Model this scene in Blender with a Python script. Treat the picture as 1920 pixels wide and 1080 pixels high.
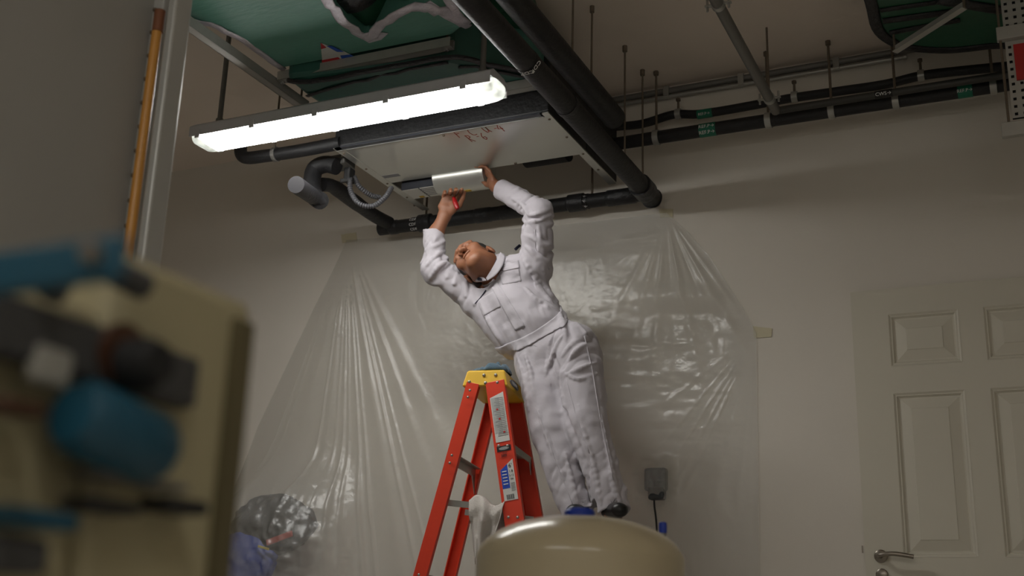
import bpy, math, random
import numpy as np
from mathutils import Vector, Matrix

for o in list(bpy.data.objects):
    bpy.data.objects.remove(o, do_unlink=True)
scn = bpy.context.scene
COL = scn.collection
random.seed(7)
rng = np.random.default_rng(7)

# ------------------------------------------------------------------ camera
CAM_H, FPX = 0.56, 2200.0
YAW, PITCH, ROLL = (math.radians(a) for a in (25.1, 16.84, 1.75))
FWD = np.array([-math.sin(YAW)*math.cos(PITCH), math.cos(YAW)*math.cos(PITCH), math.sin(PITCH)])
_r0 = np.array([math.cos(YAW), math.sin(YAW), 0.0])
_u0 = np.cross(_r0, FWD)
RGT = math.cos(ROLL)*_r0 + math.sin(ROLL)*_u0
UPV = -math.sin(ROLL)*_r0 + math.cos(ROLL)*_u0
cam_d = bpy.data.cameras.new('camera')
cam = bpy.data.objects.new('camera', cam_d)
COL.objects.link(cam)
cam_d.sensor_fit = 'HORIZONTAL'
cam_d.sensor_width = 36.0
cam_d.lens = FPX/1920*36
cam_d.clip_start = 0.02
cam.matrix_world = Matrix(((RGT[0], UPV[0], -FWD[0], 0), (RGT[1], UPV[1], -FWD[1], 0),
                           (RGT[2], UPV[2], -FWD[2], CAM_H), (0, 0, 0, 1)))
cam_d.dof.use_dof = True
cam_d.dof.focus_distance = 4.75
cam_d.dof.aperture_fstop = 3.3
scn.camera = cam

# ------------------------------------------------------------------ light
vs = scn.view_settings
vs.view_transform = 'Standard'
vs.look = 'None'
vs.gamma = 1.0
vs.use_curve_mapping = False
vs.exposure = 0.0
LAMP_POWER = 32.0
FILL_POWER = 25.0
wd = bpy.data.worlds.new('world')
scn.world = wd
wd.use_nodes = True
wd.node_tree.nodes['Background'].inputs[0].default_value = (0.5, 0.47, 0.42, 1)
wd.node_tree.nodes['Background'].inputs[1].default_value = 0.02

# ------------------------------------------------------------------ helpers
WALL, CEIL = 5.2, 3.28

def P(x, y, Y=None, Z=None, X=None):
    """point on the sight line of a picture point, at a measured wall distance Y, height Z or offset X"""
    d = RGT*((x-960)/FPX) + UPV*((540-y)/FPX) + FWD
    c = np.array([0, 0, CAM_H])
    if Y is not None:
        return c + d*(Y/d[1])
    if Z is not None:
        return c + d*((Z-CAM_H)/d[2])
    return c + d*(X/d[0])

def lin(c):
    return tuple(((v/255)/12.92 if v/255 < 0.04045 else ((v/255+0.055)/1.055)**2.4) for v in c)

MATS = {}
def mat(name, rgb, rough=0.6, metal=0.0, var=0.12, scale=9.0, bump=0.0, bscale=60.0, spec=0.5, emit=None,
        stretch=(1, 1, 1), trans=0.0, alpha=1.0, sheen=0.0, sss=0.0):
    if name in MATS:
        return MATS[name]
    m = bpy.data.materials.new(name)
    m.use_nodes = True
    nt = m.node_tree
    b = nt.nodes['Principled BSDF']
    c = lin(rgb)
    tc = nt.nodes.new('ShaderNodeTexCoord')
    mp = nt.nodes.new('ShaderNodeMapping')
    mp.inputs['Scale'].default_value = stretch
    nt.links.new(tc.outputs['Object'], mp.inputs[0])
    nz = nt.nodes.new('ShaderNodeTexNoise')
    nz.inputs['Scale'].default_value = scale
    nz.inputs['Detail'].default_value = 5
    nt.links.new(mp.outputs[0], nz.inputs['Vector'])
    mx = nt.nodes.new('ShaderNodeMix')
    mx.data_type = 'RGBA'
    mx.inputs['A'].default_value = (*[v*(1-var) for v in c], 1)
    mx.inputs['B'].default_value = (*[min(1, v*(1+var)) for v in c], 1)
    nt.links.new(nz.outputs['Fac'], mx.inputs['Factor'])
    nt.links.new(mx.outputs['Result'], b.inputs['Base Color'])
    b.inputs['Roughness'].default_value = rough
    b.inputs['Metallic'].default_value = metal
    b.inputs['Specular IOR Level'].default_value = spec
    b.inputs['Transmission Weight'].default_value = trans
    b.inputs['Alpha'].default_value = alpha
    if sss:
        b.inputs['Subsurface Weight'].default_value = sss
        b.inputs['Subsurface Radius'].default_value = (0.01, 0.004, 0.002)
    if sheen:
        b.inputs['Sheen Weight'].default_value = sheen
    if bump:
        n2 = nt.nodes.new('ShaderNodeTexNoise')
        n2.inputs['Scale'].default_value = bscale
        n2.inputs['Detail'].default_value = 4
        nt.links.new(mp.outputs[0], n2.inputs['Vector'])
        bp = nt.nodes.new('ShaderNodeBump')
        bp.inputs['Strength'].default_value = bump
        bp.inputs['Distance'].default_value = 0.01
        nt.links.new(n2.outputs['Fac'], bp.inputs['Height'])
        nt.links.new(bp.outputs[0], b.inputs['Normal'])
    if emit:
        b.inputs['Emission Color'].default_value = (*emit[0], 1)
        b.inputs['Emission Strength'].default_value = emit[1]
    MATS[name] = m
    return m

def unit(v):
    v = np.asarray(v, float)
    return v/np.linalg.norm(v)

class MB:
    def __init__(self):
        self.v, self.f = [], []
    def add(self, vs, fs):
        n = len(self.v)
        self.v += [tuple(map(float, p)) for p in vs]
        self.f += [tuple(i+n for i in f) for f in fs]
        return self
    def box(self, c, size, ax=None, taper=1.0):
        c = np.asarray(c, float)
        a = np.eye(3) if ax is None else np.array([unit(q) for q in ax])
        h = np.array(size)/2
        vs = []
        for sz in (-1, 1):
            t = taper if sz > 0 else 1
            for sx, sy in ((-1, -1), (1, -1), (1, 1), (-1, 1)):
                vs.append(c + a[0]*sx*h[0]*t + a[1]*sy*h[1]*t + a[2]*sz*h[2])
        return self.add(vs, [(3, 2, 1, 0), (4, 5, 6, 7), (0, 1, 5, 4), (1, 2, 6, 5), (2, 3, 7, 6), (3, 0, 4, 7)])
    def lohi(self, lo, hi):
        lo, hi = np.array(lo, float), np.array(hi, float)
        return self.box((lo+hi)/2, hi-lo)
    def bar(self, a, b, w, h, up=(0, 0, 1)):
        a, b = np.asarray(a, float), np.asarray(b, float)
        d = unit(b-a)
        s = unit(np.cross(d, up))
        u = np.cross(s, d)
        return self.box((a+b)/2, (np.linalg.norm(b-a), w, h), (d, s, u))
    def tube(self, pts, r, n=14, caps=True, closed=False):
        pts = [np.asarray(p, float) for p in pts]
        m = len(pts)
        rs = r if hasattr(r, '__len__') else [r]*m
        T = []
        for i in range(m):
            a = pts[max(i-1, 0)] if not closed else pts[i-1]
            b = pts[min(i+1, m-1)] if not closed else pts[(i+1) % m]
            T.append(unit(b-a))
        ref = np.array([0, 0, 1.0]) if abs(T[0][2]) < 0.9 else np.array([1.0, 0, 0])
        s = unit(np.cross(T[0], ref))
        vs, fs = [], []
        for i in range(m):
            s = unit(s - T[i]*np.dot(s, T[i]))
            u = np.cross(T[i], s)
            for k in range(n):
                a = 2*math.pi*k/n
                vs.append(pts[i] + rs[i]*(s*math.cos(a) + u*math.sin(a)))
        for i in range(m-1 if not closed else m):
            j = (i+1) % m
            for k in range(n):
                k2 = (k+1) % n
                fs.append((i*n+k, i*n+k2, j*n+k2, j*n+k))
        if caps and not closed:
            fs.append(tuple(range(n-1, -1, -1)))
            fs.append(tuple((m-1)*n+k for k in range(n)))
        return self.add(vs, fs)
    def lathe(self, prof, o, d=(0, 0, 1), n=32):
        o = np.asarray(o, float)
        d = unit(d)
        ref = np.array([1.0, 0, 0]) if abs(d[0]) < 0.9 else np.array([0, 1.0, 0])
        s = unit(np.cross(d, ref))
        u = np.cross(d, s)
        vs, fs = [], []
        for r, z in prof:
            for k in range(n):
                a = 2*math.pi*k/n
                vs.append(o + d*z + r*(s*math.cos(a) + u*math.sin(a)))
        for i in range(len(prof)-1):
            for k in range(n):
                k2 = (k+1) % n
                fs.append((i*n+k, i*n+k2, (i+1)*n+k2, (i+1)*n+k))
        fs.append(tuple(range(n-1, -1, -1)))
        fs.append(tuple((len(prof)-1)*n+k for k in range(n)))
        return self.add(vs, fs)
    def prism(self, poly, vec):
        poly = [np.asarray(p, float) for p in poly]
        vec = np.asarray(vec, float)
        n = len(poly)
        vs = poly + [p+vec for p in poly]
        fs = [tuple(range(n-1, -1, -1)), tuple(range(n, 2*n))]
        fs += [(i, (i+1) % n, n+(i+1) % n, n+i) for i in range(n)]
        return self.add(vs, fs)
    def grid(self, A):
        nu, nv = A.shape[:2]
        vs = A.reshape(-1, 3)
        fs = [(i*nv+j, i*nv+j+1, (i+1)*nv+j+1, (i+1)*nv+j) for i in range(nu-1) for j in range(nv-1)]
        return self.add(vs, fs)
    def build(self, name, m, parent=None, smooth=False, bevel=0.0, thick=0.0, fix=True):
        off = np.zeros(3)
        q = parent
        while q is not None:
            off += np.array(q.location)
            q = q.parent
        me = bpy.data.meshes.new(name)
        me.from_pydata([tuple(np.array(p)-off) for p in self.v], [], self.f)
        return finish(name, me, m, parent, smooth, bevel, thick, fix)

def finish(name, me, m, parent=None, smooth=False, bevel=0.0, thick=0.0, fix=True):
    if fix:
        import bmesh
        bm = bmesh.new()
        bm.from_mesh(me)
        bmesh.ops.recalc_face_normals(bm, faces=bm.faces)
        bm.to_mesh(me)
        bm.free()
    me.materials.append(m)
    o = bpy.data.objects.new(name, me)
    COL.objects.link(o)
    if parent is not None:
        o.parent = parent
    if smooth:
        me.polygons.foreach_set('use_smooth', [True]*len(me.polygons))
        if smooth == 'auto':
            me.set_sharp_from_angle(angle=math.radians(40))
    if thick:
        s = o.modifiers.new('thickness', 'SOLIDIFY')
        s.thickness = thick
        s.offset = 0
    if bevel:
        b = o.modifiers.new('bevel', 'BEVEL')
        b.width = bevel
        b.segments = 2
        b.limit_method = 'ANGLE'
    return o

def quad_mesh(name, v, f, m, parent):
    off_ = np.zeros(3)
    q_ = parent
    while q_ is not None:
        off_ += np.array(q_.location)
        q_ = q_.parent
    me = bpy.data.meshes.new(name)
    v = (v-off_).astype(np.float32)
    me.vertices.add(len(v))
    me.vertices.foreach_set('co', v.ravel())
    me.loops.add(f.size)
    me.loops.foreach_set('vertex_index', f.astype(np.int32).ravel())
    me.polygons.add(len(f))
    me.polygons.foreach_set('loop_start', np.arange(0, f.size, 4, dtype=np.int32))
    me.polygons.foreach_set('loop_total', np.full(len(f), 4, np.int32))
    me.update(calc_edges=True)
    me.validate()
    return finish(name, me, m, parent, smooth=True, fix=False)

def tag(o, label, cat, group=None):
    o['label'] = label
    o['category'] = cat
    if group:
        o['group'] = group
    return o

def thing(name, loc, label, cat, group=None):
    o = bpy.data.objects.new(name, None)
    o.empty_display_size = 0.1
    o.location = tuple(map(float, loc))
    COL.objects.link(o)
    return tag(o, label, cat, group)

def structure(o):
    o['kind'] = 'structure'
    return o

def text(name, body, size, o, right, up, m, parent, align='CENTER', depth=0.0006):
    cu = bpy.data.curves.new(name, 'FONT')
    cu.body = body
    cu.size = size
    cu.align_x = align
    cu.align_y = 'CENTER'
    cu.extrude = depth
    cu.resolution_u = 3
    tmp = bpy.data.objects.new(name, cu)
    COL.objects.link(tmp)
    bpy.context.view_layer.update()
    me = bpy.data.meshes.new_from_object(tmp.evaluated_get(bpy.context.evaluated_depsgraph_get()))
    bpy.data.objects.remove(tmp, do_unlink=True)
    r, u = unit(right), unit(up)
    n = np.cross(r, u)
    off = np.zeros(3)
    q = parent
    while q is not None:
        off += np.array(q.location)
        q = q.parent
    p = np.asarray(o, float)-off
    me.transform(Matrix(((r[0], u[0], n[0], p[0]), (r[1], u[1], n[1], p[1]), (r[2], u[2], n[2], p[2]), (0, 0, 0, 1))))
    return finish(name, me, m, parent, fix=False)

def spline(pts, k=8):
    pts = [np.asarray(p, float) for p in pts]
    out = []
    for i in range(len(pts)-1):
        p0, p1, p2, p3 = pts[max(i-1, 0)], pts[i], pts[i+1], pts[min(i+2, len(pts)-1)]
        for j in range(k):
            t = j/k
            out.append(0.5*((2*p1) + (p2-p0)*t + (2*p0-5*p1+4*p2-p3)*t*t + (3*p1-p0-3*p2+p3)*t**3))
    out.append(pts[-1])
    return out

_tab = rng.random((64, 64, 64)).astype(np.float32)
def vnoise(x, y, z):
    x, y, z = np.broadcast_arrays(x, y, z)
    xi, yi, zi = np.floor(x).astype(int), np.floor(y).astype(int), np.floor(z).astype(int)
    fx, fy, fz = x-xi, y-yi, z-zi
    fx, fy, fz = fx*fx*(3-2*fx), fy*fy*(3-2*fy), fz*fz*(3-2*fz)
    r = 0
    for a in (0, 1):
        for b in (0, 1):
            for c in (0, 1):
                r = r + _tab[(xi+a) % 64, (yi+b) % 64, (zi+c) % 64]*np.where(a, fx, 1-fx)*np.where(b, fy, 1-fy)*np.where(c, fz, 1-fz)
    return r-0.5

# ------------------------------------------------------------------ materials
m_wall = mat('wall_paint', (219, 213, 203), 0.85, var=0.05, scale=2.5, bump=0.05, bscale=90)
m_ceil = mat('ceiling_paint', (232, 219, 206), 0.9, var=0.06, scale=2, bump=0.08, bscale=70)
m_floor = mat('floor_concrete', (184, 180, 172), 0.6, var=0.15, scale=3, bump=0.1)
m_door = mat('door_paint', (208, 203, 188), 0.5, var=0.03, scale=3)
m_black = mat('black_insulation', (26, 26, 28), 0.55, var=0.25, scale=22, bump=0.35, bscale=45)
m_blackwrap = mat('black_tape_wrap', (30, 30, 33), 0.45, var=0.3, scale=30, bump=0.8, bscale=35)
m_green = mat('green_duct_skin', (98, 154, 138), 0.45, var=0.14, scale=5, bump=0.25, bscale=16, stretch=(1, 3, 1))
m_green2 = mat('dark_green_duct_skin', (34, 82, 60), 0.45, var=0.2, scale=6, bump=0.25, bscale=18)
m_silver = mat('silver_foil_tape', (214, 208, 218), 0.35, 0.35, var=0.25, scale=28, bump=0.6, bscale=50)
m_galv = mat('galvanised_steel', (176, 176, 172), 0.42, 0.75, var=0.12, scale=14)
m_strut = mat('strut_steel', (172, 170, 164), 0.5, 0.3, var=0.12, scale=20)
m_rod = mat('rusty_rod', (118, 106, 92), 0.6, 0.5, var=0.2, scale=40)
m_panel = mat('galvanised_panel', (206, 206, 200), 0.3, 0.7, var=0.06, scale=5)
m_white = mat('white_plastic', (224, 224, 220), 0.4, var=0.03)
m_greyplastic = mat('grey_fixture_body', (128, 128, 132), 0.5, var=0.05)
m_fixture = mat('light_fixture_body', (206, 206, 210), 0.5, var=0.04)
m_greypipe = mat('grey_pipe', (118, 116, 112), 0.5, 0.3, var=0.12, scale=16)
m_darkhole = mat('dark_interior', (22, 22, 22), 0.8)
m_print = mat('dark_print', (52, 52, 56), 0.6, var=0.02)
m_whiteprint = mat('white_print', (226, 226, 226), 0.6, var=0.02)
m_label_green = mat('green_pipe_label', (14, 110, 84), 0.5, var=0.05)
m_label_black = mat('black_pipe_label', (12, 12, 13), 0.5, var=0.05)
m_paper = mat('paper_label', (214, 214, 210), 0.6, var=0.04, scale=40)
m_yellowlab = mat('yellow_label', (196, 160, 40), 0.6, var=0.05)
m_marker = mat('brown_marker_ink', (146, 62, 44), 0.7, var=0.1)

# ------------------------------------------------------------------ setting
X0, X1, Y0 = -5.6, 2.3, -1.7
for nm, lo, hi, mm in (('floor', (X0, Y0, -0.1), (X1, WALL+0.1, 0), m_floor),
                       ('ceiling', (X0, Y0, CEIL), (X1, WALL+0.1, CEIL+0.1), m_ceil),
                       ('wall_back', (X0, WALL, 0), (X1, WALL+0.1, CEIL), m_wall),
                       ('wall_left', (X0-0.1, Y0, 0), (X0, WALL+0.1, CEIL), m_wall),
                       ('wall_right', (X1, Y0, 0), (X1+0.1, WALL+0.1, CEIL), m_wall),
                       ('wall_front', (X0, Y0-0.1, 0), (X1, Y0, CEIL), m_wall)):
    structure(MB().lohi(lo, hi).build(nm, mm))

# six panel door
YD = WALL-0.032
xl, ztop = P(1594, 548, Y=YD)[0], P(1594, 548, Y=YD)[2]
cols = [(P(1665, 588, Y=YD)[0], P(1796, 580, Y=YD)[0])]
dw = 2*(0.5*(P(1800, 640, Y=YD)[0]+P(1850, 640, Y=YD)[0])-xl)
cols.append((2*xl+dw-cols[0][1], 2*xl+dw-cols[0][0]))
rows = [(P(1665, 590, Y=YD)[2], P(1672, 687, Y=YD)[2]), (P(1675, 738, Y=YD)[2], P(1698, 1045, Y=YD)[2])]
rows.append((rows[1][1]-0.2, 0.2))
door = structure(MB().lohi((xl, YD+0.014, 0.008), (xl+dw, WALL-0.001, ztop)).build('door_1', m_door, bevel=0.002))
xs = [xl, *cols[0], *cols[1], xl+dw]
for a, b in ((xs[0], xs[1]), (xs[2], xs[3]), (xs[4], xs[5])):
    MB().lohi((a, YD, 0.008), (b, YD+0.014, ztop)).build('stile', m_door, door)
zz = [ztop, *rows[0], *rows[1], *rows[2], 0.008]
for i in range(0, 8, 2):
    for c in cols:
        MB().lohi((c[0], YD, zz[i+1]), (c[1], YD+0.014, zz[i])).build('rail', m_door, door)
for c in cols:
    for r in rows:
        rings = [(0, -0.001), (0.008, 0.004), (0.012, 0.004), (0.02, 0.013), (0.026, 0.013), (0.068, 0.002), (0.07, 0.0)]
        vs = []
        for ins, dep in rings:
            for x, z in ((c[0]+ins, r[1]+ins), (c[1]-ins, r[1]+ins), (c[1]-ins, r[0]-ins), (c[0]+ins, r[0]-ins)):
                vs.append((x, YD+dep, z))
        fs = [(i*4+k, i*4+(k+1) % 4, (i+1)*4+(k+1) % 4, (i+1)*4+k) for i in range(len(rings)-1) for k in range(4)]
        n = 4*(len(rings)-1)
        fs.append((n, n+1, n+2, n+3))
        MB().add(vs, fs).build('panel', m_door, door, fix=False)
m_steel = mat('brushed_steel', (150, 142, 132), 0.3, 0.9, var=0.08, scale=60)
hp = P(1652, 1043, Y=YD)
MB().lathe([(0.027, 0), (0.027, -0.008), (0.023, -0.011)], hp, (0, 1, 0), 28).build('handle_rose', m_steel, door, smooth='auto')
lev = spline([hp+(0, 0, 0), hp+(0, -0.04, 0), hp+(0.012, -0.052, 0.002), hp+(0.06, -0.055, 0.006), hp+(0.135, -0.05, -0.006)], 6)
MB().tube(lev, 0.0095, 14).build('lever_handle', m_steel, door, smooth='auto')
hk = hp-(0, 0, 0.075)
MB().lathe([(0.025, 0), (0.025, -0.008), (0.021, -0.011)], hk, (0, 1, 0), 28).build('key_escutcheon', m_steel, door, smooth='auto')
lp = P(1620, 1030, Y=YD)
MB().box(lp+(-0.006, -0.001, 0), (0.006, 0.004, 0.03)).build('latch_plate', m_steel, door)
# ------------------------------------------------------------------ batten light
m_tube = mat('lit_diffuser', (255, 255, 255), 0.5, var=0, emit=((1.0, 0.985, 0.94), LAMP_POWER))
m_end = mat('frosted_lamp_end', (236, 238, 236), 0.35, var=0.05, trans=0.12)
m_holder = mat('lamp_holder', (236, 236, 232), 0.5, var=0.02)
def batten(xa, xb, yc, zb, label, emat):
    root = thing('batten_light', ((xa+xb)/2, yc, zb), label, 'light')
    prof = [(-0.074, 0.055), (-0.076, 0.03), (-0.068, 0.011), (-0.05, 0), (0.05, 0), (0.068, 0.011), (0.076, 0.03), (0.074, 0.055)]
    e = 0.075
    MB().prism([(xa+e, yc+y, zb+z) for y, z in prof], (xb-xa-2*e, 0, 0)).build('diffuser', emat, root)
    for s, x in ((-1, xa+e), (1, xb-e)):
        vs, fs = [], []
        n = len(prof)
        for t, k in ((0, 1), (0.03, 0.985), (0.055, 0.9), (0.07, 0.72), (0.075, 0.5)):
            for y, z in prof:
                vs.append((x+s*t, yc+y*k, zb+0.055+(z-0.055)*k))
        fs = [(i*n+j, i*n+(j+1) % n, (i+1)*n+(j+1) % n, (i+1)*n+j) for i in range(4) for j in range(n)]
        fs += [tuple(range(n)), tuple(4*n+j for j in range(n))]
        MB().add(vs, fs).build('diffuser_end', m_end, root, smooth='auto')
        for q in (-0.028, 0.028):
            MB().lathe([(0.012, 0), (0.012, 0.03), (0.006, 0.035)], (x+s*0.01, yc+q, zb+0.034), (s, 0, 0), 12).build('lamp_holder', m_holder, root, smooth='auto')
    bp = [(-0.0775, 0.0555), (-0.0775, 0.028), (-0.083, 0.026), (-0.084, 0.075), (-0.052, 0.098), (0.052, 0.098), (0.084, 0.075), (0.083, 0.026), (0.0775, 0.028), (0.0775, 0.0555)]
    MB().prism([(xa+0.01, yc+y, zb+z) for y, z in bp], (xb-xa-0.02, 0, 0)).build('body', m_fixture, root, bevel=0.004)
    L = xb-xa
    for f in (0.04, 0.235, 0.45, 0.68, 0.915):
        for s in (-1, 1):
            MB().box((xa+L*f, yc+s*0.084, zb+0.032), (0.028, 0.008, 0.036)).build('clip', m_fixture, root, bevel=0.002)
    return root
ax, bx = P(362, 262, Z=2.70)[0], P(954, 180, Z=2.70)[0]
LY = 3.86
lamp = batten(ax, bx, LY, 2.668, 'long lit fluorescent batten light hanging in front of the ceiling unit', m_tube)
for px, py in ((411, 235), (905, 140)):
    x = P(px, py, Y=LY)[0]
    MB().tube([(x, LY, 2.765), (x, LY, CEIL)], 0.012, 12).tube([(x, LY, 2.763), (x, LY, 2.80)], 0.018, 12).build('suspension_pipe', m_greypipe, lamp, smooth='auto')
# two unseen battens added behind the camera as fill; vessel highlight suggests one lamp
m_fill_tube = mat('fill_diffuser_rear', (255, 255, 255), 0.5, var=0, emit=((1.0, 0.985, 0.94), FILL_POWER))
for xa_, lab in ((-1.75, 'added fluorescent fill batten behind the viewer, the left one of the pair'), (0.35, 'added fluorescent fill batten behind the viewer, the right one of the pair')):
    fill_batten = batten(xa_, xa_+1.52, -0.75, 2.668, lab, m_fill_tube)
    fill_batten['group'] = 'added fill battens behind the viewer'
    for x in (xa_+0.15, xa_+1.37):
        MB().tube([(x, -0.75, 2.765), (x, -0.75, CEIL)], 0.012, 12).build('suspension_pipe', m_greypipe, fill_batten, smooth='auto')

# ------------------------------------------------------------------ fan coil unit
FX0, FX1, FY0, FYM, FY1, FZ = -2.905, -1.824, 4.205, 4.66, 5.065, 2.74
fcu = thing('fan_coil_unit', ((FX0+FX1)/2, FY0, FZ), 'black ceiling fan coil unit with silver underside panel marked in red', 'air conditioner')
MB().lohi((FX0, FY0, FZ+0.004), (FX1, FYM, 3.06)).build('casing', m_black, fcu, bevel=0.006)
pnl = MB().lohi((FX0+0.004, FY0+0.03, FZ-0.004), (FX1-0.03, FYM+0.012, FZ+0.002)).build('access_panel', m_panel, fcu)
MB().lohi((FX0, FY0, FZ-0.006), (FX1-0.03, FY0+0.028, FZ+0.004)).build('front_flange', mat('dark_painted_steel', (58, 60, 66), 0.45, 0.3, scale=20), fcu)
MB().lohi((FX0, FY0+0.024, FZ-0.008), (FX1-0.03, FY0+0.031, FZ-0.003)).build('panel_lip', m_galv, fcu)
for i, (xa, xb) in enumerate(((FX0-0.004, FX0+0.036), (FX1-0.04, FX1))):
    r = MB().lohi((xa, FY0, FZ-0.006), (xb, FY1, FZ)).build('side_rail', m_panel, fcu)
    xp = xa if i == 0 else xb-0.003
    MB().lohi((xp, FYM, FZ), (xp+0.003, FY1, FZ+(0.075 if i == 0 else 0.28))).build('rail_web', m_strut if i == 0 else m_black, r)
    for k in range(4):
        MB().lathe([(0.006, 0), (0.006, -0.003), (0.003, -0.005)], ((xa+xb)/2, FY0+0.06+0.2*k, FZ-0.006), (0, 0, 1), 10).build('screw', m_rod, r)
MB().lohi((FX0+0.03, FYM+0.012, FZ+0.03), (FX1-0.03, FYM+0.02, 3.04)).build('rear_bulkhead', m_darkhole, fcu)
# fan scroll, motor terminal box
sx0, sx1 = P(822, 330, Y=4.72)[0], P(915, 315, Y=4.72)[0]
prof = [(4.68, 2.86)] + [(4.735-0.082*math.cos(a), 2.745-0.082*math.sin(a)) for a in np.linspace(0.1, 2.6, 14)] + [(4.80, 2.86)]
scr = MB().prism([(sx0, y, z) for y, z in prof], (sx1-sx0, 0, 0)).build('fan_scroll', m_panel, fcu, smooth='auto')
yl = P(878, 343, Y=4.735)
MB().box((yl[0], 4.735, 2.6625), (0.035, 0.02, 0.002)).build('warning_sticker', m_yellowlab, scr)
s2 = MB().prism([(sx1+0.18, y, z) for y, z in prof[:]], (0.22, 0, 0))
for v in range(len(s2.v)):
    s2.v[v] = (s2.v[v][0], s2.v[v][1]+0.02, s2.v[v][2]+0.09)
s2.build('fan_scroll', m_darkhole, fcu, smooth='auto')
bx0, bx1 = P(762, 350, Y=4.75)[0], P(826, 340, Y=4.75)[0]
tb = MB().lohi((bx0, 4.70, 2.702), (bx1, 4.83, 2.82)).build('terminal_box', mat('terminal_box_steel', (52, 54, 62), 0.5, 0.2), fcu, bevel=0.003)
for k in range(2):
    w = (bx1-bx0)/2
    MB().lohi((bx0+k*w+0.004, 4.705, 2.7005), (bx0+(k+1)*w-0.004, 4.825, 2.702)).build('rating_label', m_paper, tb)
MB().lohi((bx0+0.045, 4.80, 2.7000), (bx0+0.072, 4.822, 2.7006)).build('warning_sticker', m_yellowlab, tb)
for k in range(5):
    MB().lohi((bx0+0.09, 4.715+0.02*k, 2.7000), (bx1-0.02, 4.721+0.02*k, 2.7006)).build('printed_line', m_greyplastic, tb)
nl = P(728, 330, Z=FZ)
MB().box((nl[0]+0.02, nl[1]-0.004, FZ-0.0045), (0.09, 0.03, 0.001)).build('rating_label', m_greyplastic, fcu)
# handwritten FCU-4 R-6, brown marker on the panel
def stroke(pts, o, s, parent):
    A = [np.array([o[0]+x*s, o[1]-y*s*2.0, FZ-0.0045]) for x, y in pts]
    m_ = MB()
    for a, b in zip(A[:-1], A[1:]):
        if np.linalg.norm(b-a) > 1e-6:
            m_.bar(a, b, 0.0042, 0.0008)
    m_.build('marker_stroke', m_marker, parent)
def P2(px, py):
    q = P(px, py, Z=FZ-0.004)
    return q
G = {'F': [[(0, 0), (0.05, 1)], [(0.05, 1), (0.6, 1.05)], [(0.02, 0.55), (0.5, 0.6)]],
     'C': [[(0.6, 0.9), (0.35, 1), (0.08, 0.75), (0, 0.4), (0.15, 0.08), (0.4, 0), (0.7, 0.1)]],
     'U': [[(0, 1), (0, 0.35), (0.15, 0.05), (0.4, 0.1), (0.52, 0.5), (0.55, 1), (0.55, 0.3), (0.7, 0.05)]],
     '-': [[(0, 0.5), (0.4, 0.5)]],
     '4': [[(0.35, 1), (0, 0.45), (0.65, 0.45)], [(0.45, 0.75), (0.45, 0)]],
     'R': [[(0.1, 0), (0.1, 1)], [(0, 1), (0.45, 0.95), (0.5, 0.7), (0.1, 0.5), (0.6, 0)]],
     '6': [[(0.45, 1), (0.12, 0.6), (0.05, 0.25), (0.25, 0), (0.5, 0.2), (0.42, 0.45), (0.1, 0.35)]]}
for ch, px, py in (('F', 862, 258), ('C', 886, 254), ('U', 913, 249), ('-', 932, 246), ('4', 940, 247), ('R', 884, 266), ('-', 899, 261), ('6', 909, 262)):
    o = P2(px, py)
    for st in G[ch]:
        stroke(st, o, 0.036 if ch != '-' else 0.03, pnl)
for x, y in ((FX0+0.3, FYM), (FX0+0.72, FYM), (FX0+0.55, FY0+0.05)):
    MB().lathe([(0.006, 0), (0.006, -0.004)], (x, y, FZ-0.004), (0, 0, 1), 10).build('screw', m_rod, fcu)
for x in (FX0-0.02,):
    for y in (FY0+0.1, FY1-0.06):
        MB().tube([(x, y, FZ+0.0), (x, y, CEIL)], 0.005, 8).build('hanger_rod', m_rod, fcu)
# ------------------------------------------------------------------ insulated ducts
def duct(name, outline, ztop_, label, mm, edge=True, group=None, tape=m_silver, drop=0.0, tapew=0.03):
    c = np.mean(outline, axis=0)
    root = thing(name, c, label, 'duct', group)
    MB().prism([np.array(p) for p in outline], (0, 0, ztop_-outline[0][2])).build('duct_shell', mm, root, bevel=0.03)
    return root
ZD = 2.95
cv = [P(*p, Z=ZD) for p in spline([(300, -60), (343, 26), (410, 50), (455, 78), (532, 128)], 4)]
fr = [P(*p, Z=ZD) for p in ((848, 66), (872, 46))]
sd = [P(*p, Z=ZD) for p in spline([(872, 46), (830, 20), (795, 12), (752, 22), (715, 46), (691, 72), (660, 52), (635, 25), (612, -6), (602, -60)], 3)]
main_outline = cv+fr[:1]+sd
dmain = duct('green_duct', main_outline, CEIL-0.02, 'pale green insulated duct with silver taped edges above the light', m_green)
def ribbon(pts, r, name, mm, parent, flat=0.3):
    b = MB().tube(pts, r, 10)
    for i, v in enumerate(b.v):
        pz = pts[i//10][2]
        b.v[i] = (v[0], v[1], pz+(v[2]-pz)*flat)
    b.build(name, mm, parent, smooth=True)
jit = lambda p, a: p+rng.normal(0, a, 3)
ribbon([jit(p+(0, 0, -0.004), 0.003) for p in cv], 0.018, 'edge_tape', m_silver, dmain)
ribbon([jit(p+(0, 0, -0.004), 0.004) for p in sd[:-1]], [0.034 if i < 8 else 0.024 for i in range(len(sd)-1)], 'edge_tape', m_silver, dmain)
tp = P(725, 73, Z=ZD-0.003)
MB().prism([P(q[0], q[1], Z=ZD-0.002) for q in ((668, 66), (692, 80), (715, 74), (728, 62), (700, 58))], (0, 0, -0.002)).build('tape_patch', m_silver, dmain)
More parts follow.
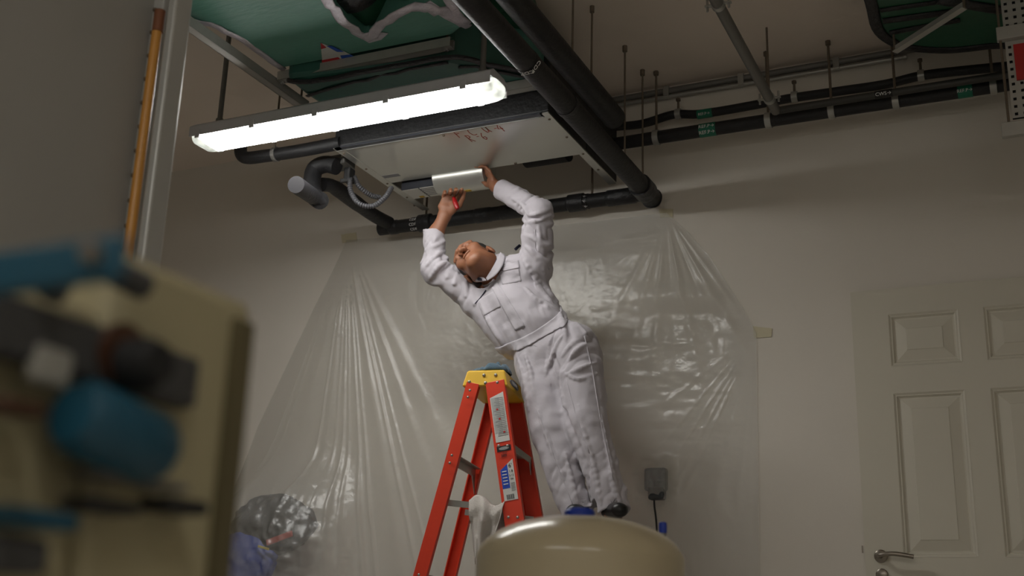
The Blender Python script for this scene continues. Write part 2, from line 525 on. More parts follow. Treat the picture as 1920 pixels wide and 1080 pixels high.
# flag shaped sticker
fl = [(601, 80), (618, 86), (645, 96), (668, 108), (605, 121)]
stick = MB().prism([P(*q, Z=ZD-0.002) for q in fl], (0, 0, -0.002)).build('sticker', m_paper, dmain)
m_fr = mat('sticker_red', (190, 40, 50), 0.5)
m_fb = mat('sticker_blue', (40, 90, 190), 0.5)
for q, mm in ((((601, 80), (612, 89), (602, 92)), m_fr), (((612, 86), (622, 86), (645, 97), (632, 97)), m_fb), (((603, 113), (634, 107), (640, 113), (605, 121)), m_fr), (((638, 104), (657, 102), (668, 108), (642, 113)), m_fb)):
    MB().prism([P(*p, Z=ZD-0.004) for p in q], (0, 0, -0.001)).build('sticker_stripe', mm, stick)
# dark branch duct with two lobes that meets the pale duct
def cyl_duct(pts, r, name, label, mm, tapes=(), n=28):
    root = thing(name, pts[0], label, 'duct')
    MB().tube(pts, r, n).build('duct_shell', mm, root, smooth='auto')
    return root
c1 = np.array([-2.42, 3.35, 3.13])
branch = dmain
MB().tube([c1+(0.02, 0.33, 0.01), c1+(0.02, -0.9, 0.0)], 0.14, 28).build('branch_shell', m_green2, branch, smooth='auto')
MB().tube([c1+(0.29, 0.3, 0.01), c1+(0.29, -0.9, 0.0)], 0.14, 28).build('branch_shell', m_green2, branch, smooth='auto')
MB().tube([c1+(0.02, 0.1, 0), c1+(0.02, 0.2, 0)], 0.145, 28).build('black_band', m_blackwrap, branch, smooth='auto')
MB().tube([c1+(0.29, -0.05, 0), c1+(0.29, 0.18, 0)], 0.146, 28).build('black_band', m_blackwrap, branch, smooth='auto')
for a, b in (((838, -5), (870, 44)), ((862, -5), (900, 40)), ((800, 5), (878, 50))):
    A, B = P(*a, Z=ZD+0.01), P(*b, Z=ZD+0.0)
    ribbon([A, (A+B)/2+(0, 0, -0.008), B], 0.022, 'edge_tape', m_silver, branch)
# plenum between the strut and the fan coil unit
zp = 2.885
pl_out = [P(535, 150, Z=zp), P(575, 182, Z=zp), np.array([FX0+0.02, FY0-0.004, zp]), np.array([FX1-0.01, FY0-0.004, zp]), P(985, 138, Z=zp), P(838, 110, Z=zp)]
plen = duct('plenum_duct', pl_out, CEIL-0.1, 'dark teal taped plenum between steel strut and fan coil unit', mat('teal_plenum_skin', (58, 104, 94), 0.45, var=0.2, scale=6, bump=0.3, bscale=16))
up_out = [P(*p, Z=3.09) for p in ((848, 66), (900, 40), (985, -10), (1015, 100), (985, 138), (838, 112))]
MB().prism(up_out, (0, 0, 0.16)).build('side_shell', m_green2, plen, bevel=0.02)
for pts, r in (([(540, 152), (600, 150), (700, 132), (838, 108), (905, 118), (985, 137)], 0.02), ([(575, 180), (640, 160), (740, 138), (838, 116)], 0.011), ([(860, 125), (930, 133), (1000, 148)], 0.012)):
    ribbon([jit(P(*q, Z=zp-0.004), 0.003) for q in spline(pts, 4)], r, 'black_tape', m_blackwrap, plen)
# steel struts
def strut(a, b, label, rods=()):
    a, b = np.asarray(a, float), np.asarray(b, float)
    root = thing('steel_strut', (a+b)/2, label, 'strut')
    d = unit(b-a)
    s = unit(np.cross(d, (0, 0, 1)))
    ch = MB().bar(a+s*0.0195, b+s*0.0195, 0.003, 0.041).bar(a-s*0.0195, b-s*0.0195, 0.003, 0.041).bar(a-(0, 0, 0.019), b-(0, 0, 0.019), 0.041, 0.003)
    ch.bar(a+s*0.0145+(0, 0, 0.019), b+s*0.0145+(0, 0, 0.019), 0.01, 0.003).bar(a-s*0.0145+(0, 0, 0.019), b-s*0.0145+(0, 0, 0.019), 0.01, 0.003)
    ch.build('channel', m_strut, root)
    for t in rods:
        q = a+(b-a)*t
        MB().tube([q-(0, 0, 0.03), (q[0], q[1], CEIL)], 0.005, 8).build('hanger_rod', m_rod, root)
        MB().lathe([(0.011, -0.03), (0.011, -0.022)], q, (0, 0, 1), 6).build('nut', m_galv, root)
    return root
za = 2.925
s1a, s1b = P(525, 146, Z=za), P(848, 81, Z=za)
strut(s1a, s1b, 'grey steel strut crossing under the pale green duct above the light', (0.02, 0.97))
s2a, s2b = np.array([-2.96, 4.165, 2.86]), np.array([P(1018, 157, Z=2.86)[0], 4.165, 2.86])
strut(s2a, s2b, 'grey steel strut behind the light, ending beside the sloping black pipe', (0.01,))
ch0, ch1 = P(340, 35, Z=2.9), P(572, 199, Z=2.9)
strut((ch0[0], ch0[1]-0.3, 2.9), ch1, 'long dark steel channel running back beside the pale green duct', (0.97,))

# ------------------------------------------------------------------ pipes by the fan coil unit
def pipe(name, paths, label, mm=m_black, cat='pipe', part='pipe_run', n=18):
    root = thing(name, paths[0][0][0], label, cat)
    for pts, r in paths:
        MB().tube(pts, r, n).build(part, mm, root, smooth='auto')
    return root
BX, BZ = -1.66, 2.655
big = pipe('black_pipe', [([(BX, 2.2, BZ), (BX, 5.13, BZ)], 0.047)], 'thick black insulated pipe sloping down past the right of the fan coil unit')
MB().tube([(BX, 4.93, BZ), (BX, 5.03, BZ)], 0.056, 22).build('coupling', m_blackwrap, big, smooth='auto')
MB().tube([(BX, 4.0, BZ), (BX, 4.03, BZ)], 0.05, 22).build('joint_ring', m_blackwrap, big, smooth='auto')
MB().tube([(BX, 5.12, BZ), (BX, 5.15, BZ)], [0.052, 0.04], 22).build('end_cap', m_blackwrap, big, smooth='auto')
yb = P(1003, 112, Z=BZ)[1]
MB().tube([(BX, yb-0.012, BZ), (BX, yb+0.012, BZ)], 0.0485, 22).build('band', m_label_black, big, smooth='auto')
for k in (-0.5, 0.45):
    a = math.radians(300+k*50)
    nrm = np.array([math.cos(a), 0, math.sin(a)])
    text('pipe_lettering', 'CDP', 0.028, np.array([BX, yb, BZ])+nrm*0.0495, np.cross((0, 1, 0), nrm), (0, 1, 0), m_whiteprint, big)
for y in (4.72, 4.98):
    MB().tube([(BX, y, BZ+0.04), (BX, y, CEIL)], 0.005, 8).build('hanger_rod', m_rod, big)
    MB().lathe([(0.012, 0), (0.012, 0.03)], (BX, y, CEIL-0.03), (0, 0, 1), 6).build('anchor', m_rod, big)
# second, upper black pipe right behind it
b2x = -1.675
big2 = pipe('black_pipe', [([(b2x, 2.9, 2.865), (b2x, 4.62, 2.865)], 0.052)], 'dark upper insulated pipe half hidden behind the thick sloping pipe')
for px, py in ((1024, 12), (1040, 60)):
    q = P(px, py, Z=CEIL)
    MB().tube([(b2x, q[1]-0.15, 2.9), (b2x, q[1]-0.15, CEIL)], 0.005, 8).tube([(b2x, q[1]-0.15, CEIL-0.03), (b2x, q[1]-0.15, CEIL)], 0.011, 8).build('hanger_rod', m_rod, big2)
# drain pipe along the wall
DY, DZ = 5.1, 2.676
xa, xb = P(712, 432, Y=DY)[0], BX-0.045
drain = pipe('drain_pipe', [([(xa, DY, DZ), (xb, DY, DZ)], 0.036)], 'black wrapped drain pipe running along the wall below the fan coil unit')
for f, l, r in ((0.06, 0.06, 0.039), (0.19, 0.09, 0.047), (0.42, 0.1, 0.039), (0.55, 0.2, 0.038), (0.77, 0.1, 0.045), (0.93, 0.16, 0.041)):
    x = xa+(xb-xa)*f
    MB().tube([(x-l/2, DY, DZ), (x-l/2+0.01, DY, DZ), (x+l/2-0.01, DY, DZ), (x+l/2, DY, DZ)], [0.034, r, r, 0.034], 18).build('wrap', m_blackwrap, drain, smooth='auto')
for px in (800, 1110):
    x = P(px, 385, Y=DY)[0]
    MB().tube([(x, DY, DZ+0.03), (x, DY, CEIL)], 0.006, 8).build('hanger_rod', m_rod, drain)
for px, py, t in ((776, 420, 'CDP←'), (1088, 378, 'CDP←')):
    x = P(px, py, Y=DY-0.04)[0]
    MB().tube([(x-0.03, DY, DZ), (x+0.03, DY, DZ)], 0.0385, 20).build('label_band', m_label_black, drain, smooth='auto')
    for k in (-40, 0, 40):
        a = math.radians(200+k)
        nrm = np.array([0, math.cos(a), math.sin(a)])
        text('pipe_lettering', t, 0.022, np.array([x, DY, DZ])+nrm*0.0395, (1, 0, 0), np.cross(nrm, (1, 0, 0)), m_whiteprint, drain)
# branch pipes left of the unit
q = lambda x, y, Y: P(x, y, Y=Y)
chil = pipe('branch_pipe', [(spline([q(452, 268, 4.22), q(452, 288, 4.22), q(464, 296, 4.22), q(500, 292, 4.22), q(560, 283, 4.22), q(640, 268, 4.22)], 5), 0.031)], 'black insulated pipe with a clamp ring under the left end of the light')
cA, cB = q(514, 290, 4.22), q(520, 289, 4.22)
MB().tube([cA, cB], 0.036, 20).build('pipe_clamp', m_greypipe, chil, smooth='auto')
MB().tube([cA+(0, 0, 0.03), (cA[0], cA[1], CEIL)], 0.005, 8).build('hanger_rod', m_rod, chil)
elb = pipe('elbow_pipe', [(spline([q(632, 312, 4.36), q(610, 308, 4.36), q(590, 318, 4.36), q(585, 345, 4.34), q(590, 368, 4.3), q(600, 376, 4.24)], 5), 0.042)], 'thick black insulated elbow hanging left of the silver panel')
stub = thing('capped_pipe', q(585, 362, 4.2), 'grey wrapped pipe stub with a bare cut end, left of the fan coil unit', 'pipe')
MB().tube(spline([q(606, 378, 4.28), q(590, 370, 4.22), q(572, 358, 4.1), q(558, 348, 4.0)], 4), [0.034]*5+[0.038]*5+[0.036]*3, 20).build('pipe_run', mat('grey_wrap', (44, 44, 47), 0.5, var=0.2, scale=25, bump=0.4), stub, smooth='auto')
e0, e1 = q(566, 354, 4.06), q(555, 346, 3.985)
MB().tube([e0, e1], 0.039, 20).build('end_sleeve', mat('grey_sleeve', (42, 41, 44), 0.5, 0.0), stub, smooth='auto')
ed = pipe('condensate_pipe', [(spline([q(604, 346, 4.42), q(625, 350, 4.5), q(660, 375, 4.7), q(700, 403, 4.95), q(730, 419, 5.08)], 5), [0.034]*6+[0.038]*6+[0.036]*9)], 'black wrapped pipe slanting from the elbow down to the drain pipe')
text('pipe_lettering', 'CDP', 0.02, q(672, 382, 4.66), (0.45, 0.75, -0.1), (0.2, 0.2, 1), m_whiteprint, ed)
tr = MB().box(q(637, 306, 4.42), (0.12, 0.10, 0.05)).build('drip_tray', m_greypipe, None, bevel=0.008)
tag(tr, 'small grey drip tray beside the left edge of the silver panel', 'tray')
vb = thing('shutoff_valve', q(655, 328, 4.42), 'small black valve with ribbed hose below the grey drip tray', 'valve')
MB().box(q(655, 330, 4.42), (0.035, 0.05, 0.075)).build('body', m_black, vb, bevel=0.006)
MB().box(q(651, 338, 4.40), (0.07, 0.02, 0.018)).build('valve_lever', m_black, vb, bevel=0.003)
m_flex = mat('ribbed_hose', (84, 84, 88), 0.5, 0.3, var=0.1)
for k, pts in enumerate((((656, 335, 4.4), (658, 360, 4.4), (674, 382, 4.4), (700, 386, 4.44), (722, 370, 4.5), (734, 352, 4.56)), ((664, 332, 4.44), (674, 350, 4.44), (695, 366, 4.5), (712, 370, 4.55)))):
    path = spline([q(*p) for p in pts], 26)
    MB().tube(path, [0.013 if i % 4 < 2 else 0.0095 for i in range(len(path))], 12).build('ribbed_hose', m_flex, vb)
# ------------------------------------------------------------------ wall pipes
def hang_clip(c, r, parent, rod_top=None, wall=False):
    MB().tube([c-(0.014, 0, 0), c+(0.014, 0, 0)], r+0.006, 18).build('pipe_clip', m_galv, parent, smooth='auto')
    if wall:
        MB().tube([c+(0, 0, r), c+(0, 0.0, r+0.05)], 0.006, 8).lathe([(0.012, 0), (0.012, 0.012)], c+(0, 0, r+0.05), (0, 0, 1), 6).build('clip_bolt', m_rod, parent)
    else:
        MB().tube([c+(0, 0, r), (c[0], c[1], CEIL)], 0.006, 8).lathe([(0.013, -0.02), (0.013, 0)], (c[0], c[1], CEIL), (0, 0, 1), 6).build('hanger_rod', m_rod, parent)
UY, LYP = 5.12, 5.02
up = thing('wall_pipe', P(1160, 237, Y=UY), 'thin black wavy refrigerant pipe clipped high on the wall', 'pipe')
upts = [P(*p, Y=UY) for p in ((1100, 240), (1160, 237), (1205, 232), (1250, 218), (1272, 214), (1310, 214), (1370, 205), (1440, 192), (1490, 183), (1580, 170), (1660, 158), (1727, 142), (1800, 133), (1900, 123), (2000, 110))]
MB().tube(spline(upts, 5), 0.0215, 16).build('pipe_run', m_black, up, smooth='auto')
for px, py in ((1272, 214), (1490, 182), (1727, 142)):
    hang_clip(P(px, py, Y=UY), 0.0215, up, wall=True)
lo_ = thing('wall_pipe', P(1165, 275, Y=LYP), 'thick black refrigerant pipe hung below the thin wavy one', 'pipe')
l0, l1 = P(1120, 275, Y=LYP), P(1990, 143, Y=LYP)
LZ = 2.925
MB().tube([(l0[0], LYP, LZ), (l1[0], LYP, LZ)], 0.032, 18).build('pipe_run', m_black, lo_, smooth='auto')
for px, py in ((1231, 262), (1441, 228), (1559, 203), (1680, 195), (1862, 158)):
    hang_clip(np.array([P(px, py, Y=LYP)[0], LYP, LZ]), 0.032, lo_)
ws = thing('wall_pipe', (P(1470, 212, Y=4.93)[0], 4.93, 2.955), 'grey water pipe running in front of the thick black refrigerant pipe', 'pipe')
w0, w1 = P(1455, 213, Y=4.93)[0], P(1990, 130, Y=4.93)[0]
MB().tube([(w0, 4.93, 2.925), (w1, 4.93, 2.925)], 0.017, 16).build('pipe_run', mat('dark_grey_pipe', (62, 61, 58), 0.5, 0.2), ws, smooth='auto')
def plabel(px, py, Y, r, Zc, lines, mm, parent, w=0.1, size=0.03, angs=(200,)):
    c = np.array([P(px, py, Y=Y)[0], Y, Zc])
    MB().tube([c-(w/2, 0, 0), c+(w/2, 0, 0)], r+0.0015, 20).build('label_band', mm, parent, smooth='auto')
    for t, an in zip(lines, angs):
        a = math.radians(an)
        nrm = np.array([0, math.cos(a), math.sin(a)])
        text('pipe_lettering', t, size, c+nrm*(r+0.0025), (1, 0, 0), np.cross(nrm, (1, 0, 0)), m_whiteprint, parent)
plabel(1322, 214, UY, 0.0215, P(1322, 213, Y=UY)[2], ('REF.P→',), m_label_green, up, 0.075, 0.018, (205,))
plabel(1328, 248, LYP, 0.032, LZ, ('REF.P→', 'REF.P→'), m_label_green, lo_, 0.08, 0.024, (172, 222))
plabel(1810, 175, LYP, 0.032, LZ, ('REF.P→',), m_label_green, lo_, 0.06, 0.02, (205,))
plabel(1658, 187, 4.93, 0.017, 2.925, ('CWS→',), m_label_black, ws, 0.075, 0.022, (200,))
# conduit in the corner of wall and ceiling
cy_, cz_ = 5.175, 3.245
cc = thing('wall_conduit', (P(1400, 145, Y=cy_)[0], cy_, cz_), 'slim galvanised conduit running along the corner of wall and ceiling', 'conduit')
MB().tube([(P(1100, 190, Y=cy_)[0], cy_, cz_), (P(2000, 60, Y=cy_)[0], cy_, cz_)], 0.0155, 12).build('pipe_run', m_greypipe, cc, smooth='auto')
MB().tube([(P(1100, 190, Y=cy_)[0], cy_, cz_-0.033), (P(1700, 100, Y=cy_)[0], cy_, cz_-0.033)], 0.010, 12).build('pipe_run', m_galv, cc, smooth='auto')
for px in (1250, 1390, 1570):
    x = P(px, 150, Y=cy_)[0]
    MB().box((x, cy_, cz_-0.01), (0.03, 0.036, 0.06)).build('saddle', m_galv, cc, bevel=0.003)
# grey pipe coming forward over the room
gx, gz = -1.0, 2.93
ga, gb = P(1349, 5, Z=3.02), P(1460, 216, Z=3.02)
grp = thing('grey_pipe', gb, 'grey water pipe running overhead toward the viewer from the wall pipes', 'pipe')
kx, kz = P(1455, 212, Y=4.93)[0], 2.925
MB().tube([(kx, 3.0, kz), (kx, 4.93, kz)], 0.0225, 18).build('pipe_run', m_greypipe, grp, smooth='auto')
for y in (P(1349, 8, Z=kz)[1], P(1440, 185, Z=kz)[1]):
    MB().tube([(kx, y-0.012, kz), (kx, y+0.012, kz)], 0.027, 18).box((kx-0.036, y, kz), (0.03, 0.016, 0.006)).box((kx+0.036, y, kz), (0.03, 0.016, 0.006)).build('pipe_clamp', m_galv, grp, smooth='auto')
    for s in (-1, 1):
        MB().tube([(kx+s*0.042, y, kz-0.022), (kx+s*0.042, y, kz+0.03)], 0.005, 8).build('clamp_bolt', m_galv, grp)
    MB().tube([(kx, y, kz+0.02), (kx, y, CEIL)], 0.005, 8).build('hanger_rod', m_rod, grp)

# ------------------------------------------------------------------ duct, brace and tray at the right
zr = 3.06
rd_out = [P(*p, Z=zr) for p in spline([(1600, -90), (1632, 0), (1645, 52), (1672, 78), (1710, 90), (1780, 94), (1856, 86), (1950, 72), (1975, -40), (1900, -110)], 4)]
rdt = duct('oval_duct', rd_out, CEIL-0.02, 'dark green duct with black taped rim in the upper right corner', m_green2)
ribbon([p+(0, 0, -0.002) for p in rd_out+rd_out[:1]], 0.024, 'edge_tape', m_blackwrap, rdt)
for a, b, r in (((1650, 20), (1760, 4), 0.016), ((1655, 40), (1790, 22), 0.022), ((1668, 62), (1800, 38), 0.018), ((1760, 0), (1880, 20), 0.03)):
    ribbon([P(*a, Z=zr-0.004), (P(*a, Z=zr-0.004)+P(*b, Z=zr-0.004))/2, P(*b, Z=zr-0.004)], r, 'black_tape', m_blackwrap, rdt)
br = MB()
A, B = P(1678, 98, Z=zr-0.09), P(1808, 15, Z=zr-0.06)
br.bar(A, B, 0.03, 0.004).bar(A+(0, 0, 0.014), B+(0, 0, 0.014), 0.004, 0.03)
brace = br.build('angle_brace', m_strut, None)
tag(brace, 'pale steel angle bar crossing beneath the dark duct at upper right', 'brace')
MB().tube([B+(0, 0, 0.0), (B[0], B[1], CEIL)], 0.005, 8).build('hanger_rod', m_rod, brace)
MB().tube([A+(0, 0, 0.0), (A[0], A[1], CEIL)], 0.005, 8).build('hanger_rod', m_rod, brace)
TY = 4.45
tray = thing('cable_tray', P(1910, 60, Y=TY), 'perforated galvanised cable tray at the right edge with a red tag', 'cable tray')
tx0 = P(1882, 60, Y=TY)[0]
tz1, tz0 = P(1882, 0, Y=TY)[2], P(1900, 268, Y=TY)[2]
def perforated(x0, x1, z0, z1, Y, parent):
    nx, nz = max(2, int((x1-x0)/0.030)), max(3, int((z1-z0)/0.031))
    hx, hz = (x1-x0)/nx, (z1-z0)/nz
    m_ = MB()
    for i in range(nx+1):
        x = x0+i*hx
        m_.lohi((max(x0, x-hx*0.31), Y, z0), (min(x1, x+hx*0.31), Y+0.002, z1))
    for k in range(nz+1):
        z = z0+k*hz
        m_.lohi((x0, Y+0.0002, max(z0, z-hz*0.31)), (x1, Y+0.0018, min(z1, z+hz*0.31)))
    m_.build('perforated_plate', m_strut, parent)
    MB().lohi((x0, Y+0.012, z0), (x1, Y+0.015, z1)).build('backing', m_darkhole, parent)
perforated(tx0, tx0+0.24, tz0+0.10, CEIL-0.02, TY, tray)
c1_ = P(1868, 62, Y=TY)
MB().lohi((c1_[0], TY-0.03, P(1868, 82, Y=TY)[2]), (c1_[0]+0.26, TY, P(1868, 58, Y=TY)[2])).build('support_bar', m_strut, tray, bevel=0.003)
c2_ = P(1877, 238, Y=TY)
MB().lohi((c2_[0], TY-0.03, P(1877, 262, Y=TY)[2]), (c2_[0]+0.26, TY, P(1877, 236, Y=TY)[2])).build('support_bar', m_strut, tray, bevel=0.003)
MB().lohi((tx0+0.028, TY-0.006, P(1905, 152, Y=TY)[2]), (tx0+0.2, TY-0.002, P(1905, 84, Y=TY)[2])).build('red_tag', mat('red_tag', (170, 30, 26), 0.5), tray)
MB().tube([(c1_[0]+0.012, TY-0.015, c2_[2]-0.05), (c1_[0]+0.012, TY-0.015, CEIL)], 0.005, 8).build('hanger_rod', m_rod, tray)

# ------------------------------------------------------------------ step ladder
m_red = mat('orange_red_fibreglass', (222, 62, 34), 0.42, var=0.08, scale=6, bump=0.05)
m_yel = mat('yellow_plastic', (226, 180, 44), 0.45, var=0.08, scale=10)
m_alu = mat('aluminium', (170, 168, 162), 0.4, 0.7, var=0.1, scale=30)
TH = math.radians(12)
U = np.array([math.cos(TH), math.sin(TH), 0])
V = np.array([-math.sin(TH), math.cos(TH), 0])
LB = np.array([-2.223, 4.587, 0.0])
lad = thing('step_ladder', LB, 'orange red fibreglass step ladder with a yellow top cap beside the man', 'ladder')
def L3(u, v, z):
    return LB + U*u + V*v + np.array([0, 0, z])
ZT = 1.605
def rail_pt(front, side, z):
    t = 1.6-z
    return (L3(0.055+0.19*t, side*(0.175+0.075*t), z) if front else L3(-0.05-0.225*t, side*(0.175+0.05*t), z))
def channel(a, b, w, flange, side, parent, name):
    d = unit(b-a)
    n = V*side
    n = unit(n-d*np.dot(n, d))
    s = unit(np.cross(d, n))
    if np.dot(s, U) < 0:
        s = -s
    L = np.linalg.norm(b-a)
    c = (a+b)/2
    ax = (d, s, np.cross(d, s))
    m_ = MB().box(c+n*flange/2, (L, w, 0.005), (d, s, n)).box(c+s*(w/2-0.003), (L, 0.006, flange), (d, s, n)).box(c-s*(w/2-0.003), (L, 0.006, flange), (d, s, n))
    return m_.build(name, m_red, parent, bevel=0.0015), d, s, n
front_near = None
for side in (-1, 1):
    r, d, s, n = channel(rail_pt(True, side, 0.02), rail_pt(True, side, ZT+0.02), 0.082, 0.032, side, lad, 'front_rail')
    if side < 0:
        front_near = (r, d, s, n)
    r2, *_ = channel(rail_pt(False, side, 0.02), rail_pt(False, side, ZT+0.015), 0.056, 0.028, side, lad, 'rear_rail')
    for fr_, w in ((True, 0.086), (False, 0.06)):
        f0 = rail_pt(fr_, side, 0.015)
        MB().box(f0, (w, 0.04, 0.03), (U, V, (0, 0, 1))).build('rubber_foot', m_black, r if fr_ else r2, bevel=0.004)
# cap
cv_ = []
for z, hu, hv in ((1.605, 0.098, 0.188), (1.612, 0.099, 0.189), (1.672, 0.084, 0.178), (1.68, 0.078, 0.172)):
    for a, b in ((-1, -1), (1, -1), (1, 1), (-1, 1)):
        cv_.append(L3(0.006+a*hu, b*hv, z))
fs = [(i*4+k, i*4+(k+1) % 4, (i+1)*4+(k+1) % 4, (i+1)*4+k) for i in range(3) for k in range(4)]+[(12, 13, 14, 15), (3, 2, 1, 0)]
cap = MB().add(cv_, fs).build('top_cap', m_yel, lad, bevel=0.006)
def rivet(c, n, parent, r=0.0075):
    MB().lathe([(r, 0), (r*0.9, r*0.45), (r*0.5, r*0.75), (r*0.1, r*0.85)], c, n, 12).build('rivet', m_alu, parent, smooth=True)
def on_cap(u, z):
    t = (z-1.612)/0.06
    return L3(u, -(0.189-0.011*t)-0.001, z)
for u, z in ((-0.062, 1.626), (0.01, 1.62), (0.062, 1.62), (0.0, 1.655), (0.052, 1.655)):
    rivet(on_cap(u, z), -V, cap)
# oval badge on the climbing side
ov = []
for k in range(20):
    a = 2*math.pi*k/20
    ov.append(L3(0.098, -0.03+0.085*math.cos(a), 1.642+0.018*math.sin(a)))
MB().prism(ov, U*0.003).build('badge', mat('grey_badge', (120, 124, 132), 0.5), cap)
text('badge_lettering', 'WERNER', 0.026, L3(0.1025, -0.03, 1.642), V, (-0.2, 0, 1), m_whiteprint, cap)
for zz_ in (1.585, 1.555):
    for side in (-1, 1):
        rivet(rail_pt(False, side, zz_)+V*side*0.031, V*side, lad, 0.006)
# steps
for z in (1.355, 1.06, 0.765, 0.47, 0.175):
    a, b = rail_pt(True, -1, z)+V*0.002, rail_pt(True, 1, z)-V*0.002
    st = MB().bar(a, b, 0.075, 0.004).bar(a+U*0.037-(0, 0, 0.012), b+U*0.037-(0, 0, 0.012), 0.004, 0.028).bar(a-U*0.037-(0, 0, 0.012), b-U*0.037-(0, 0, 0.012), 0.004, 0.028).build('step', m_alu, lad)
    for side, e in ((-1, a), (1, b)):
        MB().prism([e-V*side*0.004+U*0.035-(0, 0, 0.02), e-V*side*0.045+U*0.035-(0, 0, 0.024), e-V*side*0.004+U*0.035-(0, 0, 0.075)], U*0.003).build('gusset', m_alu, st)
        for k in (-0.018, 0.02):
            rivet(rail_pt(True, side, z-0.012)+U*k+V*side*0.0345, V*side, st, 0.0065)
mid = (L3(0.0, 0, 0),)
for z in (1.29, 0.80, 0.35):
    a, b = rail_pt(False, -1, z)+V*0.002, rail_pt(False, 1, z)-V*0.002
    rb = MB().bar(a, b, 0.004, 0.04).bar(a+U*0.012+(0, 0, 0.018), b+U*0.012+(0, 0, 0.018), 0.026, 0.004).build('rear_brace', m_alu, lad)
    for side, e in ((-1, a), (1, b)):
        MB().prism([e-V*side*0.004-(0, 0, 0.02), e-V*side*0.06-(0, 0, 0.02), e-V*side*0.004-(0, 0, 0.1)], U*0.003).build('gusset', m_alu, rb)
        for k in (-0.02, 0.02):
            rivet(rail_pt(False, side, z+k*0.8)+V*side*0.031, V*side, rb, 0.006)
ZS = 1.115
for side in (-1, 1):
    a, b = rail_pt(False, side, ZS)-V*side*0.012, rail_pt(True, side, ZS-0.03)-V*side*0.012
    MB().bar(a, (a+b)/2, 0.004, 0.026).bar((a+b)/2-V*side*0.006-U*0.02, b-V*side*0.006, 0.004, 0.026).build('spreader_arm', m_alu, lad)
# printed labels on the near front rail
fr_o, fd, fs_, fn = front_near
def on_rail(px, py):
    """a point of the near rail's outer face"""
    c = np.array([0, 0, CAM_H])
    d = P(px, py, Y=1.0)-c
    p0 = rail_pt(True, -1, 1.3)+fn*0.0345
    t = np.dot(p0-c, fn)/np.dot(d, fn)
    return c+d*t
def rail_rect(z1, z0, s0, s1, name, mm, parent, slant=0.0, lift=0.001):
    o1, o0 = rail_pt(True, -1, z1)+fn*(0.0345+lift-0.016), rail_pt(True, -1, z0)+fn*(0.0345+lift-0.016)
    return MB().prism([o0+fs_*s0, o0+fs_*s1, o1+fs_*s1+fd*slant, o1+fs_*s0], fn*0.0008).build(name, mm, parent)
def rail_text(body, z, s, size, mm, parent):
    text('printed_words', body, size, rail_pt(True, -1, z)+fn*(0.0345+0.0022-0.016)+fs_*s, fs_, fd, mm, parent)
lb1 = rail_rect(1.555, 1.362, -0.030, 0.030, 'safety_label', m_paper, lad, 0.018)
m_gpr = mat('grey_print', (150, 152, 152), 0.6)
rail_rect(1.553, 1.40, -0.027, 0.008, 'grey_field', mat('label_grey_field', (178, 180, 178), 0.6), lb1, 0.0, 0.0015)
for k in range(22):
    z = 1.550-0.0076*k
    w = 0.05*(0.65+0.35*rng.random())
    rail_rect(z, z-0.0028, 0.026-w, 0.026, 'printed_line', m_gpr, lb1, 0, 0.002)
for z, s in ((1.505, -0.005), (1.463, 0.0), (1.405, 0.012)):
    rail_rect(z, z-0.008, s-0.004, s+0.004, 'red_symbol', mat('print_red', (180, 40, 40), 0.6), lb1, 0, 0.0025)
bd = rail_rect(1.345, 1.322, -0.030, 0.030, 'maker_plate', mat('black_plate', (24, 24, 30), 0.4), lad)
c = rail_pt(True, -1, 1.3335)+fn*(0.0345-0.016+0.002)
MB().prism([c+fs_*0.022*math.cos(2*math.pi*k/20)+fd*0.007*math.sin(2*math.pi*k/20) for k in range(20)], fn*0.0008).build('oval', m_gpr, bd)
rail_text('WERNER', 1.3335, 0, 0.0105, m_whiteprint, bd)
rail_text('LOAD', 1.315, 0.0, 0.008, m_print, lad)
rail_text('300', 1.303, -0.004, 0.017, m_print, lad)
o1 = 1.282
lb2 = MB()
def rp(z, s, l=0.001):
    return rail_pt(True, -1, z)+fn*(0.0345-0.016+l)+fs_*s
lb2 = MB().prism([rp(1.118, -0.028), rp(1.118, 0.03), rp(1.285, 0.03), rp(1.245, -0.028)], fn*0.0008).build('size_label', m_paper, lad)
MB().prism([rp(1.168, -0.0275, 0.0015), rp(1.168, 0.004, 0.0015), rp(1.267, 0.004, 0.0015), rp(1.245, -0.0275, 0.0015)], fn*0.0008).build('blue_field', mat('print_blue', (24, 74, 190), 0.5), lb2)
rail_text("6'", 1.258, 0.016, 0.024, m_print, lb2)
rail_text('1.8', 1.235, 0.016, 0.014, m_print, lb2)
rail_text('2.13', 1.218, 0.016, 0.011, m_print, lb2)
rail_text('300', 1.203, 0.016, 0.009, m_print, lb2)
for k in range(5):
    rail_rect(1.240-0.013*k, 1.236-0.013*k, -0.022, -0.002, 'printed_line', m_whiteprint, lb2, 0, 0.0025)
for k in range(6):
    rail_rect(1.188-0.006*k, 1.186-0.006*k, 0.008, 0.026, 'printed_line', m_gpr, lb2, 0, 0.002)
for k in range(11):
    rail_rect(1.142, 1.123, -0.016+0.003*k, -0.016+0.003*k+(0.0012 if k % 3 else 0.002), 'barcode_bar', m_print, lb2, 0, 0.002)

